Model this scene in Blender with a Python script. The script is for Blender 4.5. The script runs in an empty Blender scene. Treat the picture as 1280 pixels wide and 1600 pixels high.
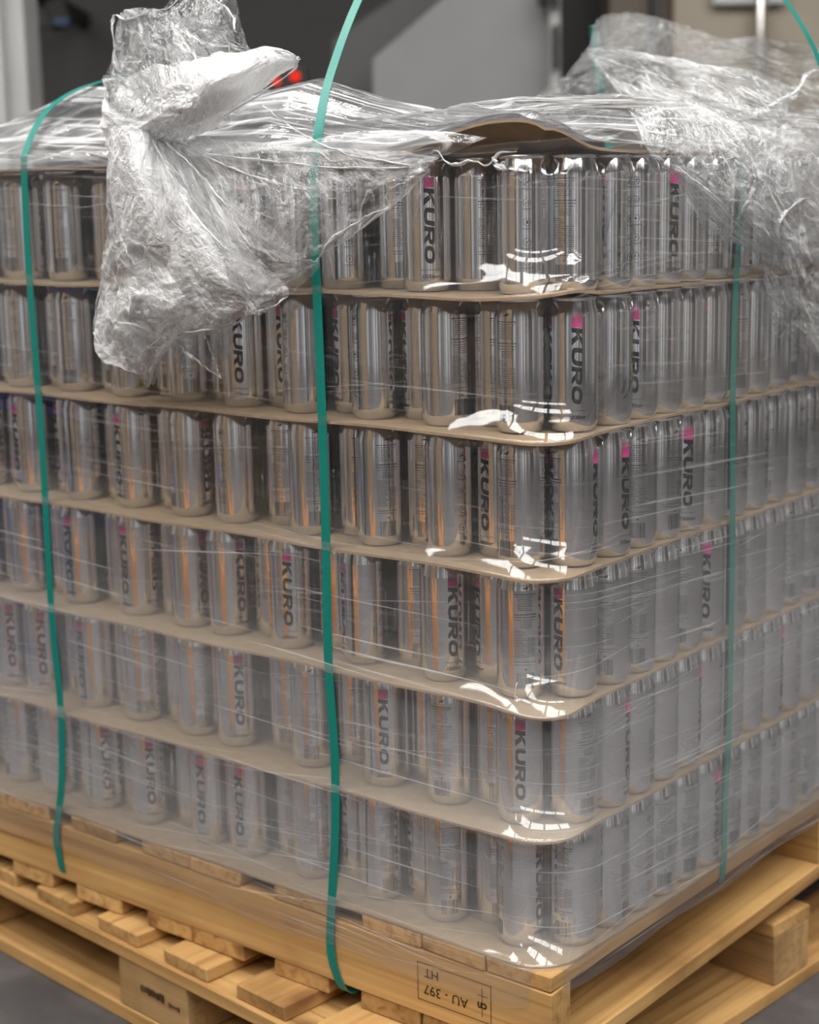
import bpy, bmesh, math, random
import numpy as np
from mathutils import Vector, Matrix
random.seed(7)
SC = bpy.context.scene
COL = SC.collection
# ------------------------------------------------------------------ camera
CAMP = Vector((0.95315, -1.40486, 0.85644))
FW = Vector((-0.61946285, 0.76124195, -0.19177195))
RT = Vector((0.77784625, 0.62816449, -0.01909402))
UP = Vector((-0.10592916, 0.16099713, 0.98125376))
FPX = 2575.42
cd = bpy.data.cameras.new('camera'); cam = bpy.data.objects.new('camera', cd); COL.objects.link(cam)
m = Matrix((RT, UP, -FW)).transposed().to_4x4(); m.translation = CAMP; cam.matrix_world = m
cd.sensor_fit = 'HORIZONTAL'; cd.sensor_width = 36.0; cd.lens = FPX / 1280 * 36.0
cd.clip_start = 0.05; cd.clip_end = 60
cd.dof.use_dof = True; cd.dof.focus_distance = 1.80; cd.dof.aperture_fstop = 5.0
SC.camera = cam
# ------------------------------------------------------------------ world, exposure
w = bpy.data.worlds.new('world'); SC.world = w; w.use_nodes = True
w.node_tree.nodes['Background'].inputs[0].default_value = (0.62, 0.61, 0.61, 1)
w.node_tree.nodes['Background'].inputs[1].default_value = 0.15
SC.view_settings.view_transform = 'Standard'; SC.view_settings.look = 'None'
SC.view_settings.gamma = 1.0; SC.view_settings.use_curve_mapping = False
SC.view_settings.exposure = 0.0
SC.cycles.max_bounces = 12; SC.cycles.transparent_max_bounces = 40
SC.cycles.diffuse_bounces = 3; SC.cycles.glossy_bounces = 5
SC.cycles.caustics_reflective = False; SC.cycles.caustics_refractive = False
LAMP = 14.0          # strength of the ceiling panels

# ------------------------------------------------------------------ constants of the place
H = 0.149            # height of one tier: can and cardboard
TOP = 6 * H
FLOOR = -0.262
NT = 6
def pix(x, y): return FW * FPX + RT * (x - 640) + UP * (800 - y)
def PY(x, y, Y): d = pix(x, y); return CAMP + d * ((Y - CAMP.y) / d.y)
def PXX(x, y, X): d = pix(x, y); return CAMP + d * ((X - CAMP.x) / d.x)
def PD(x, y, D):
    d = pix(x, y); hf = Vector((FW.x, FW.y, 0)).normalized(); return CAMP + d * (D / d.dot(hf))

# ------------------------------------------------------------------ materials
def nt(name):
    mt = bpy.data.materials.new(name); mt.use_nodes = True
    t = mt.node_tree; t.nodes.clear()
    return mt, t, t.nodes, t.links
def N(nodes, typ, **kw):
    n = nodes.new(typ)
    for k, v in kw.items(): setattr(n, k, v)
    return n
def ramp(nodes, stops, interp='LINEAR'):
    r = nodes.new('ShaderNodeValToRGB'); r.color_ramp.interpolation = interp
    e = r.color_ramp.elements
    while len(e) < len(stops): e.new(0.5)
    for i, (p, c) in enumerate(stops):
        e[i].position = p; e[i].color = c if len(c) == 4 else (*c, 1)
    return r
def g(v): return (v, v, v, 1)
def math_n(nodes, links, op, a, b=None, clamp=False):
    n = nodes.new('ShaderNodeMath'); n.operation = op; n.use_clamp = clamp
    for i, x in enumerate((a, b)):
        if x is None: continue
        if isinstance(x, (int, float)): n.inputs[i].default_value = x
        else: links.new(x, n.inputs[i])
    return n.outputs[0]
def simple(name, col, rough=0.5, metal=0.0, noise=0.0, nscale=20, bump=0.0, spec=0.5):
    mt, t, nd, lk = nt(name)
    b = N(nd, 'ShaderNodeBsdfPrincipled'); o = N(nd, 'ShaderNodeOutputMaterial'); lk.new(b.outputs[0], o.inputs[0])
    b.inputs['Base Color'].default_value = (*col, 1); b.inputs['Roughness'].default_value = rough
    b.inputs['Metallic'].default_value = metal; b.inputs['Specular IOR Level'].default_value = spec
    if noise or bump:
        tc = N(nd, 'ShaderNodeTexCoord'); nz = N(nd, 'ShaderNodeTexNoise'); nz.inputs['Scale'].default_value = nscale
        nz.inputs['Detail'].default_value = 5; lk.new(tc.outputs['Object'], nz.inputs['Vector'])
        r = ramp(nd, [(0.25, tuple(c * (1 - noise) for c in col)), (0.75, tuple(min(1, c * (1 + noise)) for c in col))])
        lk.new(nz.outputs[0], r.inputs[0]); lk.new(r.outputs[0], b.inputs['Base Color'])
        if bump:
            bp = N(nd, 'ShaderNodeBump'); bp.inputs['Strength'].default_value = bump; bp.inputs['Distance'].default_value = 0.002
            lk.new(nz.outputs[0], bp.inputs['Height']); lk.new(bp.outputs[0], b.inputs['Normal'])
    return mt
def emit(name, col, s):
    mt, t, nd, lk = nt(name)
    e = N(nd, 'ShaderNodeEmission'); o = N(nd, 'ShaderNodeOutputMaterial'); lk.new(e.outputs[0], o.inputs[0])
    e.inputs[0].default_value = (*col, 1); e.inputs[1].default_value = s
    return mt
def wood(name, axis, base=(0.60, 0.365, 0.14), dark=(0.34, 0.165, 0.05)):
    mt, t, nd, lk = nt(name)
    b = N(nd, 'ShaderNodeBsdfPrincipled'); o = N(nd, 'ShaderNodeOutputMaterial'); lk.new(b.outputs[0], o.inputs[0])
    tc = N(nd, 'ShaderNodeTexCoord'); oi = N(nd, 'ShaderNodeObjectInfo')
    off = N(nd, 'ShaderNodeVectorMath', operation='SCALE'); off.inputs[0].default_value = (7.1, 5.3, 3.7)
    lk.new(oi.outputs['Random'], off.inputs['Scale'])
    ad = N(nd, 'ShaderNodeVectorMath', operation='ADD'); lk.new(tc.outputs['Object'], ad.inputs[0]); lk.new(off.outputs[0], ad.inputs[1])
    mp = N(nd, 'ShaderNodeMapping'); sc = [70, 70, 80]; sc[axis] = 2.2; mp.inputs['Scale'].default_value = sc
    lk.new(ad.outputs[0], mp.inputs[0])
    n1 = N(nd, 'ShaderNodeTexNoise'); n1.inputs['Scale'].default_value = 1.0; n1.inputs['Detail'].default_value = 4; n1.inputs['Distortion'].default_value = 0.5
    lk.new(mp.outputs[0], n1.inputs['Vector'])
    n2 = N(nd, 'ShaderNodeTexNoise'); n2.inputs['Scale'].default_value = 4.0; n2.inputs['Detail'].default_value = 4
    lk.new(ad.outputs[0], n2.inputs['Vector'])
    r1 = ramp(nd, [(0.28, dark), (0.46, tuple(0.75 * x + 0.25 * y for x, y in zip(base, dark))), (0.60, base), (0.8, tuple(min(1, c * 1.15) for c in base))])
    lk.new(n1.outputs[0], r1.inputs[0])
    mx = N(nd, 'ShaderNodeMix', data_type='RGBA', blend_type='MULTIPLY'); mx.inputs[0].default_value = 0.8
    r2 = ramp(nd, [(0.30, (0.36, 0.29, 0.25)), (0.46, (0.86, 0.82, 0.78)), (0.62, (1, 1, 1)), (0.75, (1.0, 0.97, 0.9))]); lk.new(n2.outputs[0], r2.inputs[0])
    lk.new(r1.outputs[0], mx.inputs[6]); lk.new(r2.outputs[0], mx.inputs[7])
    # knots
    mk = N(nd, 'ShaderNodeMapping'); ks = [9, 9, 9]; ks[axis] = 5.0; mk.inputs['Scale'].default_value = ks; lk.new(ad.outputs[0], mk.inputs[0])
    vo = N(nd, 'ShaderNodeTexVoronoi'); vo.inputs['Scale'].default_value = 1.0; lk.new(mk.outputs[0], vo.inputs['Vector'])
    rk = ramp(nd, [(0.07, g(1)), (0.19, g(0))]); lk.new(vo.outputs['Distance'], rk.inputs[0])
    m2 = N(nd, 'ShaderNodeMix', data_type='RGBA'); m2.inputs[7].default_value = (0.17, 0.07, 0.025, 1)
    lk.new(math_n(nd, lk, 'MULTIPLY', rk.outputs[0], 0.75), m2.inputs[0]); lk.new(mx.outputs[2], m2.inputs[6])
    hs = N(nd, 'ShaderNodeHueSaturation'); lk.new(m2.outputs[2], hs.inputs['Color'])
    vv = N(nd, 'ShaderNodeMapRange'); vv.inputs[3].default_value = 0.78; vv.inputs[4].default_value = 1.12; lk.new(oi.outputs['Random'], vv.inputs[0]); lk.new(vv.outputs[0], hs.inputs['Value'])
    lk.new(hs.outputs[0], b.inputs['Base Color']); b.inputs['Roughness'].default_value = 0.72; b.inputs['Specular IOR Level'].default_value = 0.25
    bp = N(nd, 'ShaderNodeBump'); bp.inputs['Strength'].default_value = 0.35; bp.inputs['Distance'].default_value = 0.001
    lk.new(n1.outputs[0], bp.inputs['Height']); lk.new(bp.outputs[0], b.inputs['Normal'])
    return mt

M = {}
M['wood_x'] = wood('pine_grain_x', 0); M['wood_y'] = wood('pine_grain_y', 1)
M['block'] = wood('pine_block', 0, (0.60, 0.39, 0.18), (0.40, 0.23, 0.10))
M['card'] = simple('cardboard', (0.35, 0.255, 0.162), 0.85, 0, 0.12, 60, 0.15, 0.2)
M['card_edge'] = simple('cardboard_edge', (0.33, 0.235, 0.15), 0.9, 0, 0.2, 90, 0.0, 0.2)
M['can'] = simple('bright_aluminium', (0.80, 0.80, 0.815), 0.13, 1.0)
M['lid'] = simple('lid_aluminium', (0.86, 0.86, 0.87), 0.2, 1.0)
M['ink'] = simple('black_ink', (0.012, 0.012, 0.014), 0.35, 0, 0, 1, 0, 0.3)
M['fine_ink'] = simple('fine_print_ink', (0.05, 0.05, 0.055), 0.45, 0, 0, 1, 0, 0.3)
M['stamp'] = simple('stamp_ink', (0.06, 0.035, 0.02), 0.8, 0, 0, 1, 0, 0.1)
M['strap'] = simple('teal_polyester_strap', (0.003, 0.19, 0.15), 0.35, 0, 0.12, 300, 0.1)
M['steel'] = simple('painted_steel', (0.42, 0.42, 0.41), 0.5, 0, 0.06, 8)
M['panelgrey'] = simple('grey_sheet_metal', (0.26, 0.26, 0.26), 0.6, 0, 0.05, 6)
M['darkwall'] = simple('dark_grey_wall', (0.075, 0.072, 0.072), 0.7, 0, 0.06, 3)
M['black'] = simple('black_plastic', (0.015, 0.014, 0.013), 0.6)
M['blue'] = simple('blue_plastic', (0.02, 0.06, 0.24), 0.5)
M['orange'] = simple('orange_paint', (0.85, 0.30, 0.03), 0.5)
M['red'] = simple('red_lens', (0.7, 0.02, 0.01), 0.3)
M['beige'] = simple('beige_wall', (0.46, 0.405, 0.32), 0.75, 0, 0.07, 4)
M['brown'] = simple('brown_wall', (0.20, 0.165, 0.135), 0.75, 0, 0.1, 4)
M['white'] = simple('white_plate', (0.72, 0.72, 0.70), 0.5)
M['no_bounce'] = simple('dark_bounce_stop', (0.085, 0.08, 0.09), 0.6)  # unseen dark top face, added to stop cardboard bounce tinting the film
M['ceiling'] = simple('warehouse_ceiling', (0.25, 0.25, 0.26), 0.8)
M['lampon'] = emit('lamp_diffuser', (1.0, 0.985, 0.96), LAMP)
M['redon'] = emit('red_signal_lamp', (1.0, 0.03, 0.01), 1.1)
# pink fade: ink density grows down the can (a printed fade)
mt, t, nd, lk = nt('pink_fade_ink'); M['pink'] = mt
tc = N(nd, 'ShaderNodeTexCoord'); sx = N(nd, 'ShaderNodeSeparateXYZ'); lk.new(tc.outputs['Object'], sx.inputs[0])
mr = N(nd, 'ShaderNodeMapRange'); mr.inputs[1].default_value = 0.1315; mr.inputs[2].default_value = 0.1150; lk.new(sx.outputs[2], mr.inputs[0])
tr = N(nd, 'ShaderNodeBsdfTransparent'); pb = N(nd, 'ShaderNodeBsdfPrincipled'); pb.inputs['Base Color'].default_value = (0.78, 0.05, 0.30, 1); pb.inputs['Roughness'].default_value = 0.4
mx = N(nd, 'ShaderNodeMixShader'); lk.new(mr.outputs[0], mx.inputs[0]); lk.new(tr.outputs[0], mx.inputs[1]); lk.new(pb.outputs[0], mx.inputs[2])
o = N(nd, 'ShaderNodeOutputMaterial'); lk.new(mx.outputs[0], o.inputs[0])
# upright pale, dark and tan wall bands, made up to streak the cans' reflections
mt, t, nd, lk = nt('wall_mirror_bands'); M['bandwall'] = mt
b = N(nd, 'ShaderNodeBsdfPrincipled'); o = N(nd, 'ShaderNodeOutputMaterial'); lk.new(b.outputs[0], o.inputs[0])
tc = N(nd, 'ShaderNodeTexCoord'); mp = N(nd, 'ShaderNodeMapping'); mp.inputs['Scale'].default_value = (0.8, 0.8, 0.0); lk.new(tc.outputs['Object'], mp.inputs[0])
vo = N(nd, 'ShaderNodeTexVoronoi', feature='F1'); vo.inputs['Scale'].default_value = 1.0; lk.new(mp.outputs[0], vo.inputs['Vector'])
sp = N(nd, 'ShaderNodeSeparateColor'); lk.new(vo.outputs['Color'], sp.inputs[0])
r = ramp(nd, [(0.0, (0.07, 0.07, 0.075)), (0.20, (0.20, 0.20, 0.21)), (0.36, (0.82, 0.82, 0.83)), (0.54, (0.42, 0.33, 0.23)), (0.66, (0.38, 0.38, 0.39)), (0.84, (0.55, 0.48, 0.38)), (0.90, (0.84, 0.84, 0.84))], 'CONSTANT')
lk.new(sp.outputs[0], r.inputs[0]); lk.new(r.outputs[0], b.inputs['Base Color']); b.inputs['Roughness'].default_value = 0.6
# floor
mt, t, nd, lk = nt('stained_concrete'); M['floor'] = mt
b = N(nd, 'ShaderNodeBsdfPrincipled'); o = N(nd, 'ShaderNodeOutputMaterial'); lk.new(b.outputs[0], o.inputs[0])
tc = N(nd, 'ShaderNodeTexCoord'); n1 = N(nd, 'ShaderNodeTexNoise'); n1.inputs['Scale'].default_value = 7; n1.inputs['Detail'].default_value = 9; n1.inputs['Roughness'].default_value = 0.65
lk.new(tc.outputs['Object'], n1.inputs['Vector'])
r = ramp(nd, [(0.30, (0.045, 0.041, 0.042)), (0.52, (0.078, 0.073, 0.074)), (0.66, (0.13, 0.12, 0.12)), (0.74, (0.30, 0.28, 0.27))]); lk.new(n1.outputs[0], r.inputs[0]); lk.new(r.outputs[0], b.inputs['Base Color'])
b.inputs['Roughness'].default_value = 0.45
bp = N(nd, 'ShaderNodeBump'); bp.inputs['Strength'].default_value = 0.2; bp.inputs['Distance'].default_value = 0.003; lk.new(n1.outputs[0], bp.inputs['Height']); lk.new(bp.outputs[0], b.inputs['Normal'])

def film(name, kind):
    """stretch film: clear gloss layer plus a milky part that grows where more layers overlap (UV: metres along the wrap, metres up)"""
    mt, t, nd, lk = nt(name)
    uv = N(nd, 'ShaderNodeUVMap'); uv.uv_map = 'wrap'
    sp = N(nd, 'ShaderNodeSeparateXYZ'); lk.new(uv.outputs[0], sp.inputs[0]); S, Z = sp.outputs[0], sp.outputs[1]
    def noise(scale, loc=(0, 0, 0), rot=0.0, detail=3, rough=0.55, dist=0.0):
        mp = N(nd, 'ShaderNodeMapping'); mp.inputs['Scale'].default_value = scale; mp.inputs['Location'].default_value = loc
        src = uv.outputs[0]
        if rot:
            rr = N(nd, 'ShaderNodeMapping'); rr.inputs['Rotation'].default_value = (0, 0, rot); lk.new(src, rr.inputs[0]); src = rr.outputs[0]
        lk.new(src, mp.inputs[0])
        n = N(nd, 'ShaderNodeTexNoise'); n.inputs['Scale'].default_value = 1; n.inputs['Detail'].default_value = detail
        n.inputs['Roughness'].default_value = rough; n.inputs['Distortion'].default_value = dist
        lk.new(mp.outputs[0], n.inputs['Vector']); return n.outputs[0]
    def mr_(x, a, b, c, d):
        n = N(nd, 'ShaderNodeMapRange'); lk.new(x, n.inputs[0])
        for i, v in zip((1, 2, 3, 4), (a, b, c, d)): n.inputs[i].default_value = v
        return n.outputs[0]
    A = lambda a, b: math_n(nd, lk, 'ADD', a, b)
    MU = lambda a, b: math_n(nd, lk, 'MULTIPLY', a, b)
    if kind == 'side':
        zz = mr_(Z, -0.08, 0.92, 0, 1)
        base = ramp(nd, [(0.0, g(0.03)), (0.07, g(0.05)), (0.10, g(0.17)), (0.33, g(0.17)), (0.39, g(0.12)), (0.45, g(0.07)), (0.55, g(0.05)), (0.62, g(0.02)), (0.80, g(0.03)), (1.0, g(0.04))]); lk.new(zz, base.inputs[0])
        rside = mr_(S, 0.05, 0.45, 0, 1)
        rz = ramp(nd, [(0.0, g(0.0)), (0.10, g(0.0)), (0.33, g(0.02)), (0.50, g(0.07)), (0.60, g(0.03)), (1, g(0.03))]); lk.new(zz, rz.inputs[0])
        patch = mr_(noise((2.2, 9, 1), detail=4), 0.35, 0.7, 0.72, 1.3)
        hz = MU(A(base.outputs[0], MU(rside, rz.outputs[0])), patch)
        s1 = mr_(noise((2.0, 240, 1), rot=0.05, detail=2), 0.62, 0.74, 0, 1)
        s2 = mr_(noise((1.6, 360, 1), loc=(3, 5, 0), rot=-0.10, detail=2), 0.64, 0.76, 0, 1)
        s3 = mr_(noise((2.5, 420, 1), loc=(9, 2, 0), rot=0.02, detail=2), 0.60, 0.80, 0, 1)
        stz = ramp(nd, [(0.0, g(0.45)), (0.09, g(0.6)), (0.2, g(0.34)), (0.50, g(0.36)), (0.62, g(0.2)), (0.9, g(0.2)), (0.97, g(0.6)), (1, g(0.6))]); lk.new(zz, stz.inputs[0])
        hz = A(hz, MU(A(A(s1, s2), MU(s3, 0.35)), stz.outputs[0]))
        bh = A(MU(noise((4, 60, 1), detail=3), 0.5), MU(noise((14, 14, 1), loc=(4, 4, 0), detail=2), 0.6))
        bstr, bdist, gl = 0.22, 0.0012, 1.0
    elif kind == 'top':
        patch = mr_(noise((5, 16, 1), detail=4), 0.40, 0.70, 0.02, 0.26)
        s1 = mr_(noise((3.5, 120, 1), rot=0.08, detail=3, dist=0.6), 0.52, 0.74, 0, 0.75)
        s2 = mr_(noise((6, 60, 1), loc=(3, 5, 0), rot=-0.25, detail=3, dist=0.8), 0.56, 0.74, 0, 0.6)
        hz = A(patch, A(s1, s2))
        bh = A(MU(noise((6, 60, 1), detail=3, dist=0.5), 0.9), MU(noise((26, 30, 1), loc=(4, 4, 0), detail=3), 0.7))
        bstr, bdist, gl = 0.8, 0.004, 1.3
    else:
        lo, hi = {'bunch': (0.10, 1.0), 'flap': (0.0, 0.36), 'veil': (0.0, 0.08), 'knot': (0.62, 1.0)}[kind]
        patch = mr_(noise((11, 11, 1), detail=7, rough=0.68, dist=0.9), 0.39, 0.62, lo, hi)
        s1 = mr_(noise((60, 14, 1), rot=0.5, detail=4, dist=1.2), 0.56, 0.70, 0, {'bunch': 0.75, 'knot': 0.7, 'flap': 0.42, 'veil': 0.10}[kind])
        s2 = mr_(noise((16, 80, 1), loc=(3, 5, 0), rot=-0.35, detail=4, dist=1.2), 0.57, 0.70, 0, {'bunch': 0.7, 'knot': 0.7, 'flap': 0.38, 'veil': 0.08}[kind])
        hz = A(patch, A(s1, s2))
        bh = A(MU(noise((40, 40, 1), detail=4, dist=1.4), 1.0), MU(noise((150, 120, 1), loc=(4, 4, 0), detail=2, dist=0.8), 0.35))
        bstr, bdist, gl = 1.0, 0.007, 1.5 if kind in ('bunch', 'knot') else 1.1
    hz = math_n(nd, lk, 'MINIMUM', hz, 0.93)
    bp = N(nd, 'ShaderNodeBump'); bp.inputs['Strength'].default_value = bstr; bp.inputs['Distance'].default_value = bdist; lk.new(bh, bp.inputs['Height'])
    fr = N(nd, 'ShaderNodeFresnel'); fr.inputs[0].default_value = 1.5; lk.new(bp.outputs[0], fr.inputs['Normal'])
    # a film seen from its back reflects just as from its front: take the outside index for both
    ge = N(nd, 'ShaderNodeNewGeometry')
    ior = N(nd, 'ShaderNodeMix', data_type='FLOAT'); ior.inputs[2].default_value = 1.5; ior.inputs[3].default_value = 1 / 1.5
    lk.new(ge.outputs['Backfacing'], ior.inputs[0]); lk.new(ior.outputs[0], fr.inputs[0])
    fac = math_n(nd, lk, 'MINIMUM', math_n(nd, lk, 'MULTIPLY', fr.outputs[0], 1.7 * gl), 0.9)
    tr = N(nd, 'ShaderNodeBsdfTransparent'); gls = N(nd, 'ShaderNodeBsdfGlossy'); gls.inputs['Roughness'].default_value = 0.06 if kind == 'side' else 0.085
    lk.new(bp.outputs[0], gls.inputs['Normal'])
    m1 = N(nd, 'ShaderNodeMixShader'); lk.new(fac, m1.inputs[0]); lk.new(tr.outputs[0], m1.inputs[1]); lk.new(gls.outputs[0], m1.inputs[2])
    di = N(nd, 'ShaderNodeBsdfDiffuse'); di.inputs[0].default_value = (0.93, 0.93, 0.935, 1); lk.new(bp.outputs[0], di.inputs['Normal'])
    tl = N(nd, 'ShaderNodeBsdfTranslucent'); tl.inputs[0].default_value = (0.93, 0.93, 0.935, 1)
    m2 = N(nd, 'ShaderNodeMixShader'); m2.inputs[0].default_value = 0.22; lk.new(di.outputs[0], m2.inputs[1]); lk.new(tl.outputs[0], m2.inputs[2])
    m3 = N(nd, 'ShaderNodeMixShader'); lk.new(hz, m3.inputs[0]); lk.new(m1.outputs[0], m3.inputs[1]); lk.new(m2.outputs[0], m3.inputs[2])
    o = N(nd, 'ShaderNodeOutputMaterial'); lk.new(m3.outputs[0], o.inputs[0])
    return mt
for k in ('side', 'top', 'bunch', 'flap', 'veil', 'knot'): M['film_' + k] = film('stretch_film_' + k, k)

# ------------------------------------------------------------------ helpers
def tag(o, label=None, cat=None, group=None, kind=None):
    if label: o['label'] = label
    if cat: o['category'] = cat
    if group: o['group'] = group
    if kind: o['kind'] = kind
    return o
def empty(name, loc=(0, 0, 0), rz=0.0):
    e = bpy.data.objects.new(name, None); e.location = loc; e.rotation_euler = (0, 0, rz); e.empty_display_size = 0.05; COL.objects.link(e); return e
def link(name, me, parent=None, mats=None):
    o = bpy.data.objects.new(name, me); COL.objects.link(o)
    if parent: o.parent = parent
    return o
def obj(name, bm, mat, parent=None, smooth=False):
    me = bpy.data.meshes.new(name); bm.normal_update(); bm.to_mesh(me); bm.free()
    for mm in (mat if isinstance(mat, (list, tuple)) else [mat]): me.materials.append(mm)
    if smooth:
        for p in me.polygons: p.use_smooth = True
    return link(name, me, parent)
def box_bm(sx, sy, sz, bev=0.0015, jit=0.0, seed=0):
    """a box centred in x and y, standing on z=0, with eased edges"""
    bm = bmesh.new(); bmesh.ops.create_cube(bm, size=1)
    rnd = random.Random(seed)
    for v in bm.verts:
        v.co = Vector((v.co.x * sx, v.co.y * sy, (v.co.z + 0.5) * sz))
        if jit: v.co += Vector((rnd.uniform(-jit, jit), rnd.uniform(-jit, jit), rnd.uniform(-jit, jit) * 0.5))
    if bev: bmesh.ops.bevel(bm, geom=bm.edges[:], offset=bev, segments=1, affect='EDGES')
    return bm
def bx(name, x0, x1, y0, y1, z0, z1, mat, parent=None, bev=0.0015, jit=0.0, seed=0):
    o = obj(name, box_bm(x1 - x0, y1 - y0, z1 - z0, bev, jit, seed), mat, parent)
    o.location = ((x0 + x1) / 2, (y0 + y1) / 2, z0); return o
def add_box(bm, c, s, R=None):
    r = bmesh.ops.create_cube(bm, size=1)
    for v in r['verts']:
        v.co = Vector((v.co.x * s[0], v.co.y * s[1], v.co.z * s[2]))
        if R is not None: v.co = R @ v.co
        v.co += Vector(c)
def lathe_bm(prof, seg=40, cap=(False, False)):
    bm = bmesh.new(); rings = []
    for r, z in prof:
        rings.append([bm.verts.new((r * math.cos(2 * math.pi * i / seg), r * math.sin(2 * math.pi * i / seg), z)) for i in range(seg)])
    for a, b in zip(rings, rings[1:]):
        for i in range(seg): bm.faces.new((a[i], a[(i + 1) % seg], b[(i + 1) % seg], b[i]))
    if cap[0]: bm.faces.new(rings[0][::-1])
    if cap[1]: bm.faces.new(rings[-1])
    return bm
HF = Vector((FW.x, FW.y, 0)).normalized(); HR = Vector((-HF.y, HF.x, 0)) * -1
YAW = math.atan2(HR.y, HR.x)
def RM(D, lat, z=0.0):
    """a point of the hall: D metres along it from the photographer's place, lat metres across it"""
    return Vector((CAMP.x, CAMP.y, 0)) + HF * D + HR * lat + Vector((0, 0, z))

# ------------------------------------------------------------------ the hall
def hall_box(name, D0, D1, l0, l1, z0, z1, mat, kind='structure', parent=None, bev=0.0):
    o = obj(name, box_bm(l1 - l0, D1 - D0, z1 - z0, bev), mat, parent)
    o.location = RM((D0 + D1) / 2, (l0 + l1) / 2, z0); o.rotation_euler = (0, 0, YAW)
    if kind: o['kind'] = kind
    return o
CEIL = 4.3
hall_box('floor', -5, 7.2, -7, 7, FLOOR - 0.1, FLOOR, M['floor'])
hall_box('ceiling', -5, 7.2, -7, 7, CEIL, CEIL + 0.1, M['ceiling'])
hall_box('wall_back', 7.0, 7.2, -7, 7, FLOOR, CEIL, M['darkwall'])
hall_box('wall_front', -5.2, -5, -7, 7, FLOOR, CEIL, M['bandwall'])
hall_box('wall_left', -5, 7.2, -7.2, -7, FLOOR, CEIL, M['bandwall'])
hall_box('wall_right', -5, 7.2, 7, 7.2, FLOOR, CEIL, M['bandwall'])
def lat(px, D): q = PD(px, 300, D) - CAMP; return q.dot(HR)
def hz(py, px, D): return PD(px, py, D).z
# pillar at the left of the view, with its flange
hall_box('trim_1', 4.6, 4.85, lat(-90, 4.6), lat(17, 4.6), FLOOR, CEIL, M['steel'])
hall_box('trim_2', 4.66, 4.85, lat(17, 4.66), lat(53, 4.66), FLOOR, CEIL, M['steel'])
# grey sheet metal; a slanted shadow edge is cut into the lighter panel's outline
def slab(name, pts, D, th, mat, parent=None):
    bm = bmesh.new(); f = []; bk = []
    for x, y in pts:
        q = PD(x, y, D); f.append(bm.verts.new(q)); bk.append(bm.verts.new(q + HF * th))
    bm.faces.new(f); bm.faces.new(bk[::-1]); n = len(f)
    for i in range(n): bm.faces.new((f[i], bk[i], bk[(i + 1) % n], f[(i + 1) % n]))
    bmesh.ops.recalc_face_normals(bm, faces=bm.faces[:])
    return obj(name, bm, mat, parent)
grey_panel = empty('shadow_cut_panel', RM(5.6, lat(720, 5.6), FLOOR))
grey_panel_in = grey_panel.matrix_basis.inverted()
def under(o, parent):
    o.parent = parent; o.matrix_parent_inverse = parent.matrix_basis.inverted(); return o
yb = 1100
under(slab('lit_panel', [(583, 92), (724, -30), (866, -300), (866, yb), (583, yb)], 5.6, 0.05, M['panelgrey']), grey_panel)  # lighter grey shape stands for the lit part beside a shadow
under(slab('rear_panel', [(520, 62), (700, -60), (700, yb), (520, yb)], 5.9, 0.04, simple('dark_sheet_metal', (0.10, 0.10, 0.10), 0.6)), grey_panel)
under(hall_box('post', 5.5, 5.58, lat(860, 5.5), lat(876, 5.5), FLOOR, CEIL - 0.2, M['steel'], None), grey_panel)
for (a, b_) in ((-40, 12), (38, 108)):
    under(hall_box('hinge', 5.44, 5.5, lat(866, 5.44), lat(874, 5.44), hz(b_, 868, 5.44), hz(a, 868, 5.44), M['black'], None, None, 0.004), grey_panel)
under(hall_box('bracket', 5.46, 5.56, lat(846, 5.46), lat(860, 5.46), hz(4, 850, 5.46), hz(-30, 850, 5.46), M['black'], None, None, 0.004), grey_panel)
tag(grey_panel, 'grey sheet metal panel cut along a slanted shadow edge beside the dark doorway', 'machine')
# dark doorway and the walls right of it
hall_box('door_1', 6.6, 6.75, lat(872, 6.6), lat(962, 6.6), FLOOR, CEIL, M['black'])
hall_box('trim_3', 6.3, 6.7, lat(952, 6.3), lat(1052, 6.3), FLOOR, CEIL, M['brown'])
hall_box('trim_4', 6.22, 6.34, lat(1018, 6.22), lat(1026, 6.22), FLOOR, CEIL, M['darkwall'])
hall_box('wall_inner', 6.2, 6.6, lat(1050, 6.2), 7, FLOOR, CEIL, M['beige'])
sg = hall_box('sign', 6.14, 6.18, lat(1110, 6.14), lat(1222, 6.14), hz(6, 1160, 6.14), hz(-70, 1160, 6.14), M['white'], None, None, 0.004)
tag(sg, 'white sign plate high on the beige wall', 'sign')
bm = lathe_bm([(0.022, 0), (0.022, 3.2)], 16, (True, True)); pp = obj('pipe', bm, simple('polished_pipe', (0.85, 0.83, 0.78), 0.25, 1.0), None, True)
pp.location = RM(6.12, lat(1183, 6.12), FLOOR); tag(pp, 'shiny vertical pipe running up the beige wall', 'pipe')
# signal box with two red lamps
sb = empty('signal_box', PD(445, 140, 4.6))
def ball(name, c, r, mat, parent):
    bm = bmesh.new(); bmesh.ops.create_uvsphere(bm, u_segments=16, v_segments=10, radius=r)
    o = obj(name, bm, mat, None, True); o.location = c; return under(o, parent)
under(hall_box('housing', 4.62, 4.75, lat(406, 4.62), lat(486, 4.62), hz(200, 445, 4.62), hz(104, 445, 4.62), M['black'], None, None, 0.006), sb)
under(hall_box('stand', 4.65, 4.72, lat(436, 4.62), lat(452, 4.62), FLOOR, hz(190, 445, 4.62), M['black'], None), sb)
for x, y, r in ((461, 119, 0.0135), (432, 127, 0.011)): ball('red_lamp', PD(x, y, 4.59), r, M['redon'], sb)
tag(sb, 'dark signal box with two glowing red lamps behind the film', 'signal lamp')
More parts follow.
